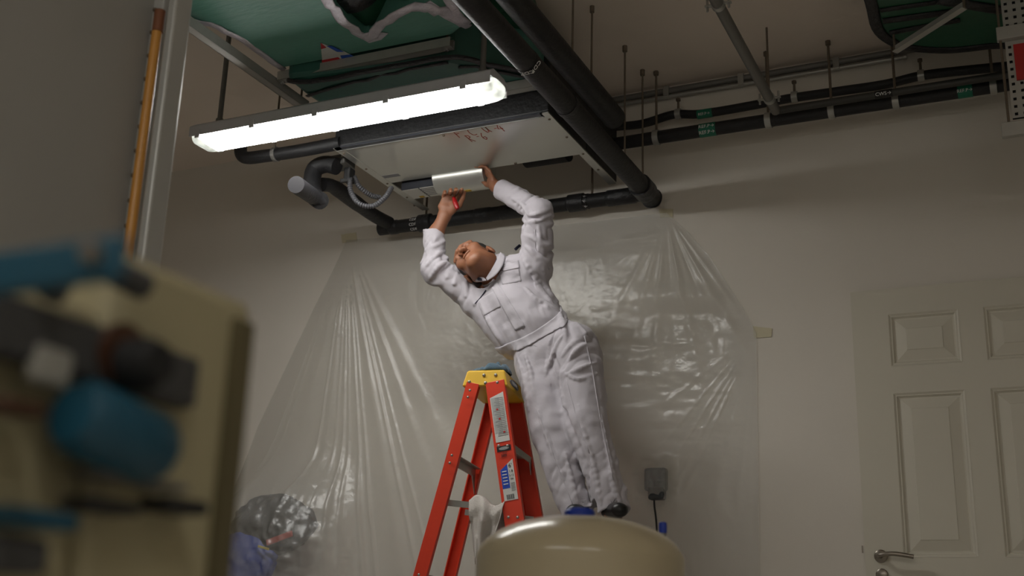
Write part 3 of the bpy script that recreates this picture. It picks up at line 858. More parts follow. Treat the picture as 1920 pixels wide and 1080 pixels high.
# ------------------------------------------------------------------ rags
def crumple(name, c, size, label, mm, seed, n=44):
    A = np.zeros((n, n, 3))
    for i in range(n):
        for j in range(n):
            a, b = 2*i/(n-1)-1, 2*j/(n-1)-1
            u_, v_ = a*math.sqrt(1-b*b/2), b*math.sqrt(1-a*a/2)
            rr = u_*u_+v_*v_
            w = 0.16*float(vnoise(u_*3+seed, v_*3, 1.3))
            h = 0.35+1.7*abs(float(vnoise(u_*2.6+seed, v_*2.6+5, 0.5)))+0.45*abs(float(vnoise(u_*5+seed, v_*5+5, 7.5)))
            z = size[2]*h*max(0, 1-rr**2)**0.45
            A[i, j] = c + U*(u_+w)*size[0] + V*(v_+w)*size[1] + np.array([0, 0, 0.002+z])
    o = MB().grid(A).build(name, mm, None, smooth=True, thick=0.003)
    return tag(o, label, 'rag')
crumple('blue_rag', L3(0.012, -0.085, 1.68), (0.085, 0.085, 0.042), 'crumpled blue grey rag on the yellow ladder cap', mat('blue_rag_cloth', (74, 98, 114), 0.9, var=0.2, scale=30, bump=0.3, bscale=200, sheen=0.3), 3)
# white rag over the near spreader arm
m_rag = mat('grey_white_rag_cloth', (196, 190, 184), 0.9, var=0.12, scale=12, bump=0.3, bscale=160)
a, b = rail_pt(False, -1, ZS), rail_pt(True, -1, ZS-0.03)
nI, nJ = 40, 60
A = np.zeros((nI, nJ, 3))
r0, r1 = a+(b-a)*0.40, a+(b-a)*0.90
for i in range(nI):
    s = i/(nI-1)
    for j in range(nJ):
        t = j/(nJ-1)*2-0.55           # -0.55 (behind) .. 1.45 (front drop)
        top = r0+(r1-r0)*s
        drop = 0.0
        out = 0.0
        if t < 0:
            drop, out = -t*0.16, 0.02+0.02*min(1, -t*4)
        else:
            drop, out = t*0.17*(1.0-0.25*s), -0.012-0.028*min(1, t*5)
        arch = 0.026*math.cos(min(abs(t)*6, math.pi/2))
        fold = (0.020*math.sin(s*9+1.5*t)+0.012*math.sin(s*19+2))*min(1, abs(t)*2.2)
        squeeze = (s-0.42)*(-0.10)*max(0, t)
        A[i, j] = top + V*(out+fold) + U*squeeze*0.6 + np.array([0, 0, arch-drop+0.012*math.sin(s*7)+0.02*float(vnoise(s*5, t*4, 3.0))])
rag = MB().grid(A).build('white_rag', m_rag, None, smooth=True, thick=0.003)
tag(rag, 'greyish white rag draped over the ladder spreader behind the cream vessel', 'rag')

# ------------------------------------------------------------------ cream pressure vessel
m_cream = mat('cream_enamel', (178, 165, 136), 0.22, var=0.03, scale=4)
m_bluep = mat('blue_plastic', (20, 52, 150), 0.4, var=0.05)
dV = 2.35
pc = np.array([0, 0, CAM_H])
def PD(x, y, D):
    return pc + (RGT*((x-960)/FPX)+UPV*((540-y)/FPX)+FWD)*D
vl, vr = PD(890, 1040, dV), PD(1285, 1040, dV)
vcen = (vl+vr)/2
R_V = np.linalg.norm((vr-vl)[:2])/2*0.985
vt = PD(1087, 966, dV)[2]
ves = thing('pressure_vessel', (vcen[0], vcen[1], 0.05), 'cream enamel pressure vessel with a blue cap in front of the ladder', 'tank')
zc = vt
prof = [(R_V*0.7, 0.08), (R_V*0.95, 0.13), (R_V, 0.2), (R_V, zc-0.085)]
for a in np.linspace(0, math.pi/2, 26)[1:-1]:
    prof.append((R_V*math.cos(a)**(2/2.3), zc-0.085+0.085*math.sin(a)**(2/1.75)))
prof.append((0.002, zc))
MB().lathe([(r, z) for r, z in prof], (vcen[0], vcen[1], 0), (0, 0, 1), 96).build('shell', m_cream, ves, smooth='auto')
MB().lathe([(R_V*0.72, 0.0), (R_V*0.72, 0.09)], (vcen[0], vcen[1], 0), (0, 0, 1), 40).build('base_ring', m_black, ves, smooth='auto')
cp = PD(1087, 960, dV)
MB().lathe([(0.03, -0.02), (0.031, 0.006), (0.026, 0.012), (0.015, 0.014)], (cp[0], cp[1], zc), (0, 0, 1), 28).build('blue_cap', m_bluep, ves, smooth='auto')
# small blue valve knob standing behind the vessel
kb = PD(1243, 990, 2.75)
knob = thing('blue_valve', (kb[0], kb[1], 0.0), 'small blue valve knob sticking up behind the cream vessel', 'valve')
MB().lathe([(0.009, -0.012), (0.010, 0.0), (0.009, 0.012), (0.006, 0.014)], kb, (0, 0, 1), 16).build('knob', m_bluep, knob, smooth='auto')
MB().tube([(kb[0], kb[1], 0), (kb[0], kb[1], kb[2]-0.012)], 0.008, 12).build('stem', m_greypipe, knob, smooth='auto')

# ------------------------------------------------------------------ cream pump cabinet in the foreground
m_cab = mat('cream_cabinet', (160, 151, 120), 0.5, var=0.04, scale=6)
m_teal = mat('teal_paint', (20, 72, 92), 0.4, var=0.1, scale=12)
m_dkgrey = mat('dark_grey_plate', (62, 62, 62), 0.55, var=0.08)
m_brass = mat('brown_knob', (70, 42, 26), 0.4)
CX = -0.54
q = lambda x, y: P(x, y, X=CX)
cfar, ctop = q(482, 568)[1], q(482, 568)[2]
cab = thing('pump_cabinet', (CX-0.12, 0.5, 0.0), 'blurred cream pump cabinet with teal fittings at the lower left', 'cabinet')
yb_ = q(224, 470)[1]
MB().lohi((CX-0.3, yb_, 0.0), (CX, cfar, ctop)).build('housing', m_cab, cab, bevel=0.012)
MB().lohi((CX-0.3, 0.28, 0.0), (CX-0.004, yb_, q(0, 505)[2])).build('lower_housing', m_cab, cab, bevel=0.01)
MB().lohi((CX-0.002, cfar-0.028, 0.02), (CX+0.006, cfar-0.008, ctop-0.02)).build('edge_strip', mat('dark_seal', (92, 84, 58), 0.6), cab)
def slab(p0, p1, x0, x1, name, mm, bev=0.004):
    a, b = q(*p0), q(*p1)
    return MB().lohi((x0, min(a[1], b[1]), min(a[2], b[2])), (x1, max(a[1], b[1]), max(a[2], b[2]))).build(name, mm, cab, bevel=bev)
slab((-60, 545), (326, 770), CX, CX+0.02, 'control_plate', m_dkgrey)
YK = 0.40
MB().lohi((CX-0.02, YK, P(222, 520, Y=YK)[2]), (P(222, 470, Y=YK)[0], YK+0.008, P(222, 436, Y=YK)[2])).build('teal_bracket', m_teal, cab, bevel=0.003)
bt = P(180, 478, Y=YK)
MB().lathe([(0.005, 0), (0.005, 0.006), (0.003, 0.009)], bt, (0, -1, 0), 14).build('bolt', m_steel, cab, smooth='auto')
gh = [q(20, 560), q(60, 510), q(120, 495), q(150, 520), q(200, 545)]
MB().tube(spline([p+(0.03, 0, 0) for p in gh], 5), 0.009, 12).build('grey_hose', m_dkgrey, cab, smooth='auto')
slab((18, 645), (82, 735), CX+0.012, CX+0.022, 'pale_switch', mat('pale_switch', (150, 148, 140), 0.5))
kn = q(186, 690)
MB().lathe([(0.016, 0), (0.017, 0.02), (0.012, 0.03)], (CX+0.02, kn[1], kn[2]), (1, 0, 0), 24).build('dark_knob', m_darkhole, cab, smooth='auto')
MB().lathe([(0.02, 0), (0.02, 0.006)], (CX+0.018, kn[1]-0.004, kn[2]+0.006), (1, 0, 0), 24).build('knob_collar', m_brass, cab, smooth='auto')
t0, t1 = q(70, 782)+(0.03, 0, 0), q(218, 848)+(0.03, 0, 0)
d_ = unit(t1-t0)
L_ = np.linalg.norm(t1-t0)
R_t = 0.023
MB().lathe([(R_t*0.75, -0.004), (R_t, 0.004), (R_t, L_-0.004), (R_t*0.8, L_+0.004)], t0, d_, 28).build('teal_motor', m_teal, cab, smooth='auto')
slab((120, 880), (290, 925), CX+0.005, CX+0.03, 'coupling', m_greypipe)
slab((100, 930), (200, 970), CX+0.002, CX+0.03, 'black_foot', m_black)
slab((255, 930), (328, 970), CX+0.002, CX+0.03, 'black_foot', m_black)
slab((-60, 945), (78, 1000), CX+0.002, CX+0.03, 'teal_fitting', m_teal)
slab((-60, 1000), (40, 1080), CX+0.002, CX+0.02, 'dark_fitting', m_dkgrey)
slab((-60, 745), (20, 790), CX+0.002, CX+0.03, 'brass_fitting', m_brass)

# ------------------------------------------------------------------ water storage tank at the left
m_tank = mat('grey_tank_panel', (158, 156, 150), 0.55, var=0.06, scale=3)
m_flange = mat('pale_tank_flange', (186, 186, 182), 0.35, 0.3, var=0.08, scale=14)
m_amber = mat('amber_sight_tube', (198, 140, 62), 0.35, var=0.15, scale=7, stretch=(1, 1, 0.4))
SY = 2.0
tq = lambda x, y: P(x, y, Y=SY)
xr = tq(312, 225)[0]
wt = thing('storage_tank', (xr-0.6, SY-0.5, 0), 'grey water storage tank with a tall amber sight tube at its corner', 'tank')
x_fl, x_tube, x_post = tq(262, 250)[0], tq(284, 225)[0], tq(306, 225)[0]
MB().lohi((xr-1.4, 0.9, 0.0), (x_fl-0.004, SY+0.028, 2.75)).build('tank_body', m_tank, wt, bevel=0.01)
MB().lohi((x_fl-0.02, SY-0.005, 0.0), (x_fl+0.028, SY+0.028, 2.75)).build('flange', m_flange, wt, bevel=0.004)
MB().lohi((x_post-0.004, SY-0.03, 0.0), (x_post+0.022, SY+0.03, 2.75)).build('corner_post', m_flange, wt, bevel=0.006)
MB().tube([(x_tube, SY-0.02, 0.0), (x_tube, SY-0.02, P(296, 50, Y=SY-0.02)[2])], 0.0125, 20).build('sight_tube', m_amber, wt, smooth='auto')
MB().tube([(x_tube+0.002, SY-0.02, P(296, 60, Y=SY-0.02)[2]), (x_tube+0.002, SY-0.02, P(296, 22, Y=SY-0.02)[2])], 0.014, 20).build('tube_fitting', mat('rusty_fitting', (120, 72, 44), 0.6), wt, smooth='auto')
for k in range(-8, 8):
    z = P(288, 150, Y=SY)[2]+k*0.064
    MB().lathe([(0.006, 0), (0.006, 0.008), (0.003, 0.012)], (x_tube-0.024, SY-0.005, z), (0, -1, 0), 10).build('bolt', m_rod, wt)

# ------------------------------------------------------------------ plastic dust sheet on the wall
def interp(pts, n):
    pts = np.array(pts, float)
    d = np.r_[0, np.cumsum(np.hypot(*np.diff(pts, axis=0).T))]
    t = np.linspace(0, d[-1], n)
    return np.stack([np.interp(t, d, pts[:, 0]), np.interp(t, d, pts[:, 1])], 1)
NS, NT = 520, 360
def by_y(pts, ys):
    pts = np.array(pts, float)
    return np.interp(ys, pts[:, 1], pts[:, 0])
tt = np.linspace(0, 1, NT)
Lp = np.array([(650, 450), (628, 500), (588, 580), (536, 690), (484, 800), (446, 905), (400, 1010), (350, 1120), (300, 1400)], float)
Rp = np.array([(1250, 399), (1292, 437), (1330, 480), (1366, 535), (1395, 580), (1418, 625), (1420, 760), (1424, 1000), (1428, 1400)], float)
yl_, yr_ = 450+(1400-450)*tt, 399+(1400-399)*tt
lx, rx = by_y(Lp, yl_), by_y(Rp, yr_)
s = np.linspace(0, 1, NS)
GX = lx[:, None]*(1-s)+rx[:, None]*s
GY = yl_[:, None]*(1-s)+yr_[:, None]*s
GY = GY+6*np.sin(np.pi*s)[None]*(1-tt[:, None])**3
off = np.full(GX.shape, 0.02)
def fan(ax_, ay_, angs, grow=160., cap_=1.0, fade=None):
    global off
    dx, dy = GX-ax_, GY-ay_
    r = np.hypot(dx, dy)
    ph = np.degrees(np.arctan2(dx, dy))        # 0 = straight down, + to the right
    for a0, w, amp in angs:
        g = amp*np.exp(-((ph-a0)/w)**2)*np.minimum(cap_, r/grow)
        if fade is not None:
            g = g*np.exp(-(r/fade)**2)
        off = off+g
fan(655, 446, [(-27, .5, .010), (-20, .45, .012), (-18, .4, .008), (-8, .4, .011), (-3.4, .3, .006), (-1.2, .32, .012), (.4, .3, .008), (3.2, .35, .010), (5, .3, .010), (9.5, 1.6, .016), (11.8, .4, .012), (14.2, .35, .009), (19, 1.4, .010), (25, 2.5, .010), (-13, 2.2, .008), (-32, .6, .008), (-5.8, 1.3, .008)])
fan(1418, 626, [(-2, .6, .008), (-6, 1.0, .006), (-14, 1.6, .006), (-24, .8, .008), (-28, .6, .010), (-33, .7, .009), (-40, .9, .007), (-52, 1.5, .005)], 120, fade=330)
fan(1250, 400, [(-4, 2.0, .02), (4, 2.4, -.012), (12, 2.2, .03), (22, 2.0, -.012), (30, 2.4, .03), (37, 1.6, .02), (-14, 2.2, .014), (-26, 2.4, .01)], 110, fade=260)
# a sagging pocket at the upper right
pk = np.exp(-(((GX-1285)/85)**2+((GY-560)/22)**2))
off = off+0.045*pk-0.03*np.exp(-(((GX-1290)/70)**2+((GY-592)/14)**2))
wr = np.exp(-(((GX-1240)/170)**2+((GY-690)/170)**2))
off = off+wr*(0.012*vnoise(GX/60, GY/12, 2.2)+0.006*vnoise(GX/25, GY/7, 6.2))
off = off+0.006*vnoise(GX/40, GY/60, 0.3)+0.0035*vnoise(GX/16, GY/24, 1.7)+0.02*vnoise(GX/150, GY/220, 4.1)
hz = np.exp(-(((GX-1080)/200)**2+((GY-440)/45)**2))
off = off+hz*0.004*vnoise((GX+2*GY)/30, GY/10, 8.1)
bag = np.exp(-(((GX-500)/155)**4+(np.minimum(GY-1060, 0)/165)**4))
off = off+bag*(0.33+0.05*vnoise(GX/30, GY/34, 9.3)+0.02*vnoise(GX/9, GY/12, 3.9))
sock = np.exp(-(((GX-1230)/34)**4+((GY-905)/44)**4))
off = off+sock*(0.05+0.03*vnoise(GX/8, GY/8, 5.5))
off = np.maximum(off, 0.006)
edge = np.minimum(np.minimum(s[None], 1-s[None])*14, tt[:, None]*14)
off = 0.006+(off-0.006)*np.clip(edge, 0.1, 1)
zero = P(0, 0, Y=WALL)
D3 = RGT*((GX[..., None]-960)/FPX)+UPV*((540-GY[..., None])/FPX)+FWD
A = np.array([0, 0, CAM_H])+D3*((WALL-0.006)/D3[..., 1:2])
A[..., 1] = WALL-off
A[..., 2] = np.maximum(A[..., 2], 0.012)
m_sheet = bpy.data.materials.new('polythene_sheet')
m_sheet.use_nodes = True
nt = m_sheet.node_tree
pb = nt.nodes['Principled BSDF']
pb.inputs['Base Color'].default_value = (0.80, 0.79, 0.76, 1)
pb.inputs['Roughness'].default_value = 0.24
pb.inputs['Specular IOR Level'].default_value = 0.7
nz = nt.nodes.new('ShaderNodeTexNoise')
nz.inputs['Scale'].default_value = 34
nz.inputs['Detail'].default_value = 6
tcn = nt.nodes.new('ShaderNodeTexCoord')
nt.links.new(tcn.outputs['Object'], nz.inputs['Vector'])
bmp = nt.nodes.new('ShaderNodeBump')
bmp.inputs['Strength'].default_value = 0.4
bmp.inputs['Distance'].default_value = 0.01
nt.links.new(nz.outputs['Fac'], bmp.inputs['Height'])
nt.links.new(bmp.outputs[0], pb.inputs['Normal'])
tb_ = nt.nodes.new('ShaderNodeBsdfTransparent')
tb_.inputs[0].default_value = (0.95, 0.95, 0.94, 1)
ms = nt.nodes.new('ShaderNodeMixShader')
ms.inputs[0].default_value = 0.24
nt.links.new(tb_.outputs[0], ms.inputs[1])
nt.links.new(pb.outputs[0], ms.inputs[2])
gl = nt.nodes.new('ShaderNodeBsdfGlossy')
gl.inputs['Roughness'].default_value = 0.3
nt.links.new(bmp.outputs[0], gl.inputs['Normal'])
m2 = nt.nodes.new('ShaderNodeMixShader')
m2.inputs[0].default_value = 0.055
nt.links.new(ms.outputs[0], m2.inputs[1])
nt.links.new(gl.outputs[0], m2.inputs[2])
nt.links.new(m2.outputs[0], nt.nodes['Material Output'].inputs['Surface'])
_i = (np.arange(NT-1)[:, None]*NS+np.arange(NS-1)[None]).ravel()
sheet = quad_mesh('plastic_sheet', A.reshape(-1, 3), np.stack([_i, _i+1, _i+NS+1, _i+NS], 1), m_sheet, None)
tag(sheet, 'translucent wrinkled plastic dust sheet taped across the back wall', 'plastic sheet')
m_tapep = mat('masking_tape', (206, 198, 170), 0.7, var=0.05)
for pts, lab in ((((1412, 612), (1448, 616), (1446, 632), (1414, 634)), 'small strip of masking tape holding the right edge of the sheet'),
                 (((1236, 392), (1262, 392), (1262, 408), (1238, 408)), 'small strip of masking tape under the end of the thick black pipe'),
                 (((640, 440), (668, 436), (670, 452), (642, 456)), 'small strip of masking tape where the sheet is gathered at the left')):
    o = MB().prism([P(*p, Y=WALL-0.001) for p in pts], (0, -0.003, 0)).build('tape_strip', m_tapep, None)
    tag(o, lab, 'tape')

# wall socket behind the sheet
so = P(1230, 905, Y=WALL-0.03)
sk = thing('wall_socket', (so[0], WALL, so[2]), 'grey weatherproof wall socket with a cable hanging down, under the sheet', 'socket')
m_sk = mat('grey_socket', (96, 102, 106), 0.5, var=0.15, scale=30, bump=0.4)
MB().box((so[0], WALL-0.028, so[2]+0.014), (0.105, 0.05, 0.105)).build('socket_box', m_sk, sk, bevel=0.012)
MB().box((so[0]+0.006, WALL-0.034, so[2]-0.05), (0.078, 0.05, 0.06)).build('plug', mat('dark_grey_plug', (66, 70, 74), 0.5), sk, bevel=0.012)
MB().tube(spline([(so[0]-0.006, WALL-0.04, so[2]-0.065), (so[0]-0.004, WALL-0.042, so[2]-0.11), (so[0]+0.008, WALL-0.05, so[2]-0.2), (so[0]+0.02, WALL-0.05, so[2]-0.5), (so[0]+0.02, WALL-0.05, 0.03)], 6), 0.0045, 8).build('cable', m_label_black, sk, smooth='auto')

# bags behind the sheet
def blob(name, c, size, label, mm, seed, n=40, cat='bag', base=None):
    fs = []
    th, ph = np.meshgrid(np.linspace(0, math.pi, n+1), math.pi*np.arange(2*n)/n, indexing='ij')
    d = np.stack([np.sin(th)*np.cos(ph), np.sin(th)*np.sin(ph), np.cos(th)], -1).reshape(-1, 3)
    r = 1+0.26*vnoise(d[:, 0]*2.3+seed, d[:, 1]*2.3+3, d[:, 2]*2.3)+0.16*np.abs(vnoise(d[:, 0]*5+seed, d[:, 1]*5, d[:, 2]*5+9))
    vs = np.array(c)+d*r[:, None]*np.array(size)
    for i in range(n):
        for j in range(2*n):
            fs.append((i*2*n+j, i*2*n+(j+1) % (2*n), (i+1)*2*n+(j+1) % (2*n), (i+1)*2*n+j))
    o = MB().add(vs, fs).build(name, mm, None, smooth=True)
    return tag(o, label, cat)
m_bag = mat('black_bin_bag', (14, 14, 15), 0.35, var=0.3, bump=0.9, bscale=28)
m_bbag = mat('blue_bag', (30, 66, 170), 0.4, var=0.2, bump=0.6, bscale=22)
YB = 5.04
b1 = P(512, 985, Y=YB)
shelf_z = P(520, 1090, Y=YB)[2]
blob('black_bag', b1, (0.24, 0.085, 0.155), 'shiny black bin bag under the plastic sheet at the wall', m_bag, 11)
b2 = P(462, 1062, Y=YB-0.03)
blob('blue_bag', b2+(-0.02, 0, 0.02), (0.2, 0.08, 0.15), 'bright blue bag under the plastic sheet, below the black bag', m_bbag, 23)
rs0, rs1 = P(500, 1018, Y=YB-0.105), P(548, 1000, Y=YB-0.105)
o = MB().bar(rs0, rs1, 0.012, 0.03).build('red_handle', mat('red_handle', (190, 60, 44), 0.5), None, bevel=0.004)
tag(o, 'short red handle poking out of the black bin bag', 'handle')
yl0, yl1 = P(484, 1024, Y=YB-0.11), P(504, 1030, Y=YB-0.11)
o = MB().bar(yl0, yl1, 0.01, 0.012).build('yellow_strap', mat('yellow_strap', (200, 180, 40), 0.5), None, bevel=0.003)
tag(o, 'tiny yellow strap between the black and the blue bag', 'strap')
# low crate that carries the bags
czt = b2[2]-0.15
cr = thing('crate', (b2[0]+0.06, YB-0.02, 0), 'grey crate on the floor carrying the bags under the sheet', 'crate')
MB().lohi((b2[0]-0.22, YB-0.13, 0.0), (b2[0]+0.36, YB+0.1, czt)).build('crate_body', m_greyplastic, cr, bevel=0.01)
# platform the man stands on, hidden behind the cream vessel
fx0, fx1 = P(1066, 975, Y=4.45)[0], P(1180, 975, Y=4.45)[0]
PLZ = 1.035
pf = thing('work_stool', ((fx0+fx1)/2, 4.47, 0), 'tall narrow steel stool under the feet of the man, behind the vessel', 'stool')
MB().lohi((fx0+0.02, 4.36, PLZ-0.03), (fx1, 4.62, PLZ)).build('tread', m_alu, pf, bevel=0.004)
for x in (fx0+0.045, fx1-0.02):
    for y in (4.385, 4.60):
        MB().tube([(x, y, PLZ-0.03), (x, y, 0)], 0.014, 10).build('leg', m_alu, pf)
for y in (4.385, 4.60):
    MB().tube([(fx0+0.045, y, 0.35), (fx1-0.02, y, 0.35)], 0.01, 8).build('crossbar', m_alu, pf)
# ------------------------------------------------------------------ the man
class Field:
    def __init__(s, lo, hi, h):
        s.lo, s.h = np.array(lo, float), h
        s.n = np.ceil((np.array(hi)-s.lo)/h).astype(int)+1
        s.f = np.full(s.n, 0.08, np.float32)
    def region(s, lo, hi):
        a = np.clip(np.floor((np.asarray(lo)-s.lo)/s.h).astype(int), 0, s.n)
        b = np.clip(np.ceil((np.asarray(hi)-s.lo)/s.h).astype(int)+1, 0, s.n)
        sl = tuple(slice(i, j) for i, j in zip(a, b))
        g = [(s.lo[k]+s.h*np.arange(a[k], b[k])).astype(np.float32) for k in range(3)]
        return sl, g[0][:, None, None], g[1][None, :, None], g[2][None, None, :]
    def put(s, sl, d, k, op):
        A = s.f[sl]
        if A.size == 0:
            return
        if op == 'sub':
            d = -d
            if k > 0:
                h = np.clip(0.5-0.5*(d-A)/k, 0, 1)
                s.f[sl] = d*(1-h)+A*h+k*h*(1-h) if False else (A+(d-A)*(1-h)+k*h*(1-h))
            else:
                s.f[sl] = np.maximum(A, d)
        else:
            if k > 0:
                h = np.clip(0.5+0.5*(A-d)/k, 0, 1)
                s.f[sl] = A+(d-A)*h-k*h*(1-h)
            else:
                s.f[sl] = np.minimum(A, d)
    def cone(s, a, b, ra, rb=None, k=0.02, op='add', flat=None):
        a, b = np.asarray(a, float), np.asarray(b, float)
        rb = ra if rb is None else rb
        m = 0.05
        R = max(ra, rb)*(flat[1] if flat else 1)+m
        sl, x, y, z = s.region(np.minimum(a, b)-R, np.maximum(a, b)+R)
        d = b-a
        L2 = max(float(d@d), 1e-9)
        px, py, pz = x-a[0], y-a[1], z-a[2]
        t = np.clip((px*d[0]+py*d[1]+pz*d[2])/L2, 0, 1)
        qx, qy, qz = px-t*d[0], py-t*d[1], pz-t*d[2]
        if flat:          # flat = (direction, stretch): the section is stretch times wider along direction
            w, st = np.asarray(flat[0], float), flat[1]
            c = (qx*w[0]+qy*w[1]+qz*w[2])*(1-1/st)
            qx, qy, qz = qx-c*w[0], qy-c*w[1], qz-c*w[2]
        D = np.sqrt(qx*qx+qy*qy+qz*qz)-(ra+(rb-ra)*t)
        s.put(sl, D.astype(np.float32), k, op)
    def ell(s, c, ax, r, k=0.02, op='add'):
        c = np.asarray(c, float)
        R = max(r)+0.05
        sl, x, y, z = s.region(c-R, c+R)
        p = [x-c[0], y-c[1], z-c[2]]
        k0 = k1 = 0
        for w, q_ in zip(ax, r):
            v = p[0]*w[0]+p[1]*w[1]+p[2]*w[2]
            k0 = k0+(v/q_)**2
            k1 = k1+(v/q_**2)**2
        k0, k1 = np.sqrt(k0), np.sqrt(k1)+1e-9
        s.put(sl, (k0*(k0-1)/k1).astype(np.float32), k, op)
    def cut(s, c, d, R):
        """remove what lies beyond the plane through c along d, within R of c"""
        c, d = np.asarray(c, float), unit(d)
        sl, x, y, z = s.region(c-R, c+R)
        px, py, pz = x-c[0], y-c[1], z-c[2]
        ins = (px*px+py*py+pz*pz) < R*R
        D = (px*d[0]+py*d[1]+pz*d[2]).astype(np.float32)
        s.f[sl] = np.where(ins, np.maximum(s.f[sl], D), s.f[sl])
    def val(s, p):
        i = np.clip(((np.asarray(p)-s.lo)/s.h).round().astype(int), 0, s.n-1)
        return s.f[tuple(i)]
    def mesh(s, f=None):
        f = s.f if f is None else f
        ins = f < 0
        cnt = np.zeros(np.array(f.shape)-1, np.uint8)
        offs = [(a, b, c) for a in (0, 1) for b in (0, 1) for c in (0, 1)]
        nx, ny, nz = cnt.shape
        for a, b, c in offs:
            cnt += ins[a:a+nx, b:b+ny, c:c+nz]
        I = np.argwhere((cnt > 0) & (cnt < 8))
        val_ = {o: f[I[:, 0]+o[0], I[:, 1]+o[1], I[:, 2]+o[2]].astype(np.float64) for o in offs}
        acc = np.zeros((len(I), 3))
        num = np.zeros(len(I))
        for o in offs:
            for ax in range(3):
                if o[ax] == 0:
                    o2 = list(o)
                    o2[ax] = 1
                    va, vb = val_[o], val_[tuple(o2)]
                    cr_ = (va < 0) != (vb < 0)
                    t = np.where(cr_, va/np.where(cr_, va-vb, 1), 0)
                    pos = np.tile(np.array(o, float), (len(I), 1))
                    pos[:, ax] = t
                    acc += pos*cr_[:, None]
                    num += cr_
        verts = s.lo+(I+acc/num[:, None])*s.h
        key = (I[:, 0].astype(np.int64)*ny+I[:, 1])*nz+I[:, 2]
        order = np.argsort(key)
        ks = key[order]
        def vid(c):
            kk = (c[:, 0].astype(np.int64)*ny+c[:, 1])*nz+c[:, 2]
            return order[np.searchsorted(ks, kk)]
        F = []
        for ax in range(3):
            b, c = (ax+1) % 3, (ax+2) % 3
            sl0, sl1 = [slice(None)]*3, [slice(None)]*3
            sl0[ax], sl1[ax] = slice(0, -1), slice(1, None)
            ch = ins[tuple(sl0)] != ins[tuple(sl1)]
            E = np.argwhere(ch)
            sh = np.array(cnt.shape)
            ok = (E[:, b] > 0) & (E[:, c] > 0) & (E[:, b] < sh[b]) & (E[:, c] < sh[c]) & (E[:, ax] < sh[ax])
            E = E[ok]
            eb, ec = np.zeros(3, int), np.zeros(3, int)
            eb[b], ec[c] = 1, 1
            qd = np.stack([vid(E-eb-ec), vid(E-ec), vid(E), vid(E-eb)], 1)
            flip = ~ins[E[:, 0], E[:, 1], E[:, 2]]
            qd[flip] = qd[flip][:, ::-1]
            F.append(qd)
        return verts, np.concatenate(F)

def field_obj(name, vf, m, parent):
    return quad_mesh(name, vf[0], vf[1], m, parent)

m_skin = mat('skin', (142, 94, 68), 0.5, var=0.10, scale=18, bump=0.06, bscale=120, sss=0.08)
m_cloth = mat('white_coverall_cloth', (182, 177, 184), 0.85, var=0.04, scale=8, bump=0.25, bscale=26, sheen=0.15)
m_navy = mat('navy_cloth', (30, 32, 52), 0.8, var=0.15, scale=30)
m_hair = mat('dark_grey_hair', (40, 38, 36), 0.55, var=0.5, scale=60, bump=0.8, bscale=140, stretch=(3, 3, 0.6))
m_shoe = mat('black_shoe', (18, 18, 19), 0.4, var=0.15)

Q = lambda x, y, Y: P(x, y, Y=Y)
J = dict(hipR=Q(1008, 682, 4.66), hipL=Q(1078, 652, 4.64), kneeR=Q(1036, 808, 4.55), kneeL=Q(1103, 794, 4.52),
         ankR=Q(1084, 962, 4.48), ankL=Q(1150, 966, 4.45), pel=Q(1040, 655, 4.66), waist=Q(1003, 618, 4.67),
         mid=Q(978, 585, 4.68), chest=Q(957, 535, 4.69), neck=Q(930, 512, 4.66),
         shR=Q(893, 562, 4.70), shL=Q(1003, 497, 4.64), elR=Q(816, 506, 4.60), elL=Q(1012, 398, 4.57),
         wrR=Q(834, 405, 4.60), wrL=Q(929, 349, 4.66))
lat = unit(J['shL']-J['shR'])
LATH = unit(Q(1090, 645, 4.65)-Q(990, 690, 4.66))
LATW = unit(Q(1060, 584, 4.67)-Q(945, 655, 4.67))
man = None
lo, hi = (-2.78, 4.28, 1.0), (-1.50, 4.98, 2.84)
B = Field(lo, hi, 0.0032)
# trunk and legs of the body (under the clothes)
B.cone(J['pel'], J['waist'], 0.078, 0.075, flat=(LATW, 1.5))
B.cone(J['waist'], J['chest'], 0.078, 0.088, flat=(LATW, 1.5))
B.cone(J['chest'], J['neck'], 0.07, 0.05, k=0.03, flat=(lat, 1.3))
for s_ in 'RL':
    B.cone(J['hip'+s_], J['knee'+s_], 0.072, 0.05, k=0.03)
    B.cone(J['knee'+s_], J['ank'+s_], 0.05, 0.036)
    B.cone(J['chest'], J['sh'+s_], 0.06, 0.05, k=0.03)
    B.cone(J['sh'+s_], J['el'+s_], 0.045, 0.037)
    # forearm: fuller below the elbow, narrow wrist
    m1 = Q(818, 436, 4.60) if s_ == 'R' else Q(958, 365, 4.62)
    B.cone(J['el'+s_], m1, 0.036, 0.034)
    B.cone(m1, J['wr'+s_], 0.035, 0.029)
# head
vd = unit(Q(903, 498, 4.7)-np.array([0, 0, CAM_H]))
pdir = unit(-0.8*RGT+0.6*UPV)
HU = unit(0.48*pdir+0.88*vd)
HF = unit(pdir-HU*np.dot(pdir, HU))
HL = np.cross(HU, HF)
HO = Q(897, 494, 4.62)
HS = 1.13
HA = (HL, HF, HU)
def H3(l, f, u):
    return HO+(HL*l+HF*f+HU*u)*HS
B.ell(H3(0, -0.014, 0.045), HA, [HS*t for t in (0.074, 0.094, 0.084)], 0.02)
B.ell(H3(0, 0.032, -0.022), HA, [HS*t for t in (0.061, 0.062, 0.082)], 0.03)
B.cone(H3(-0.052, -0.004, -0.055), H3(-0.014, 0.072, -0.098), 0.02, 0.02, 0.03)
B.cone(H3(0.052, -0.004, -0.055), H3(0.014, 0.072, -0.098), 0.02, 0.02, 0.03)
B.ell(H3(0, 0.072, -0.090), HA, [HS*t for t in (0.030, 0.024, 0.022)], 0.03)
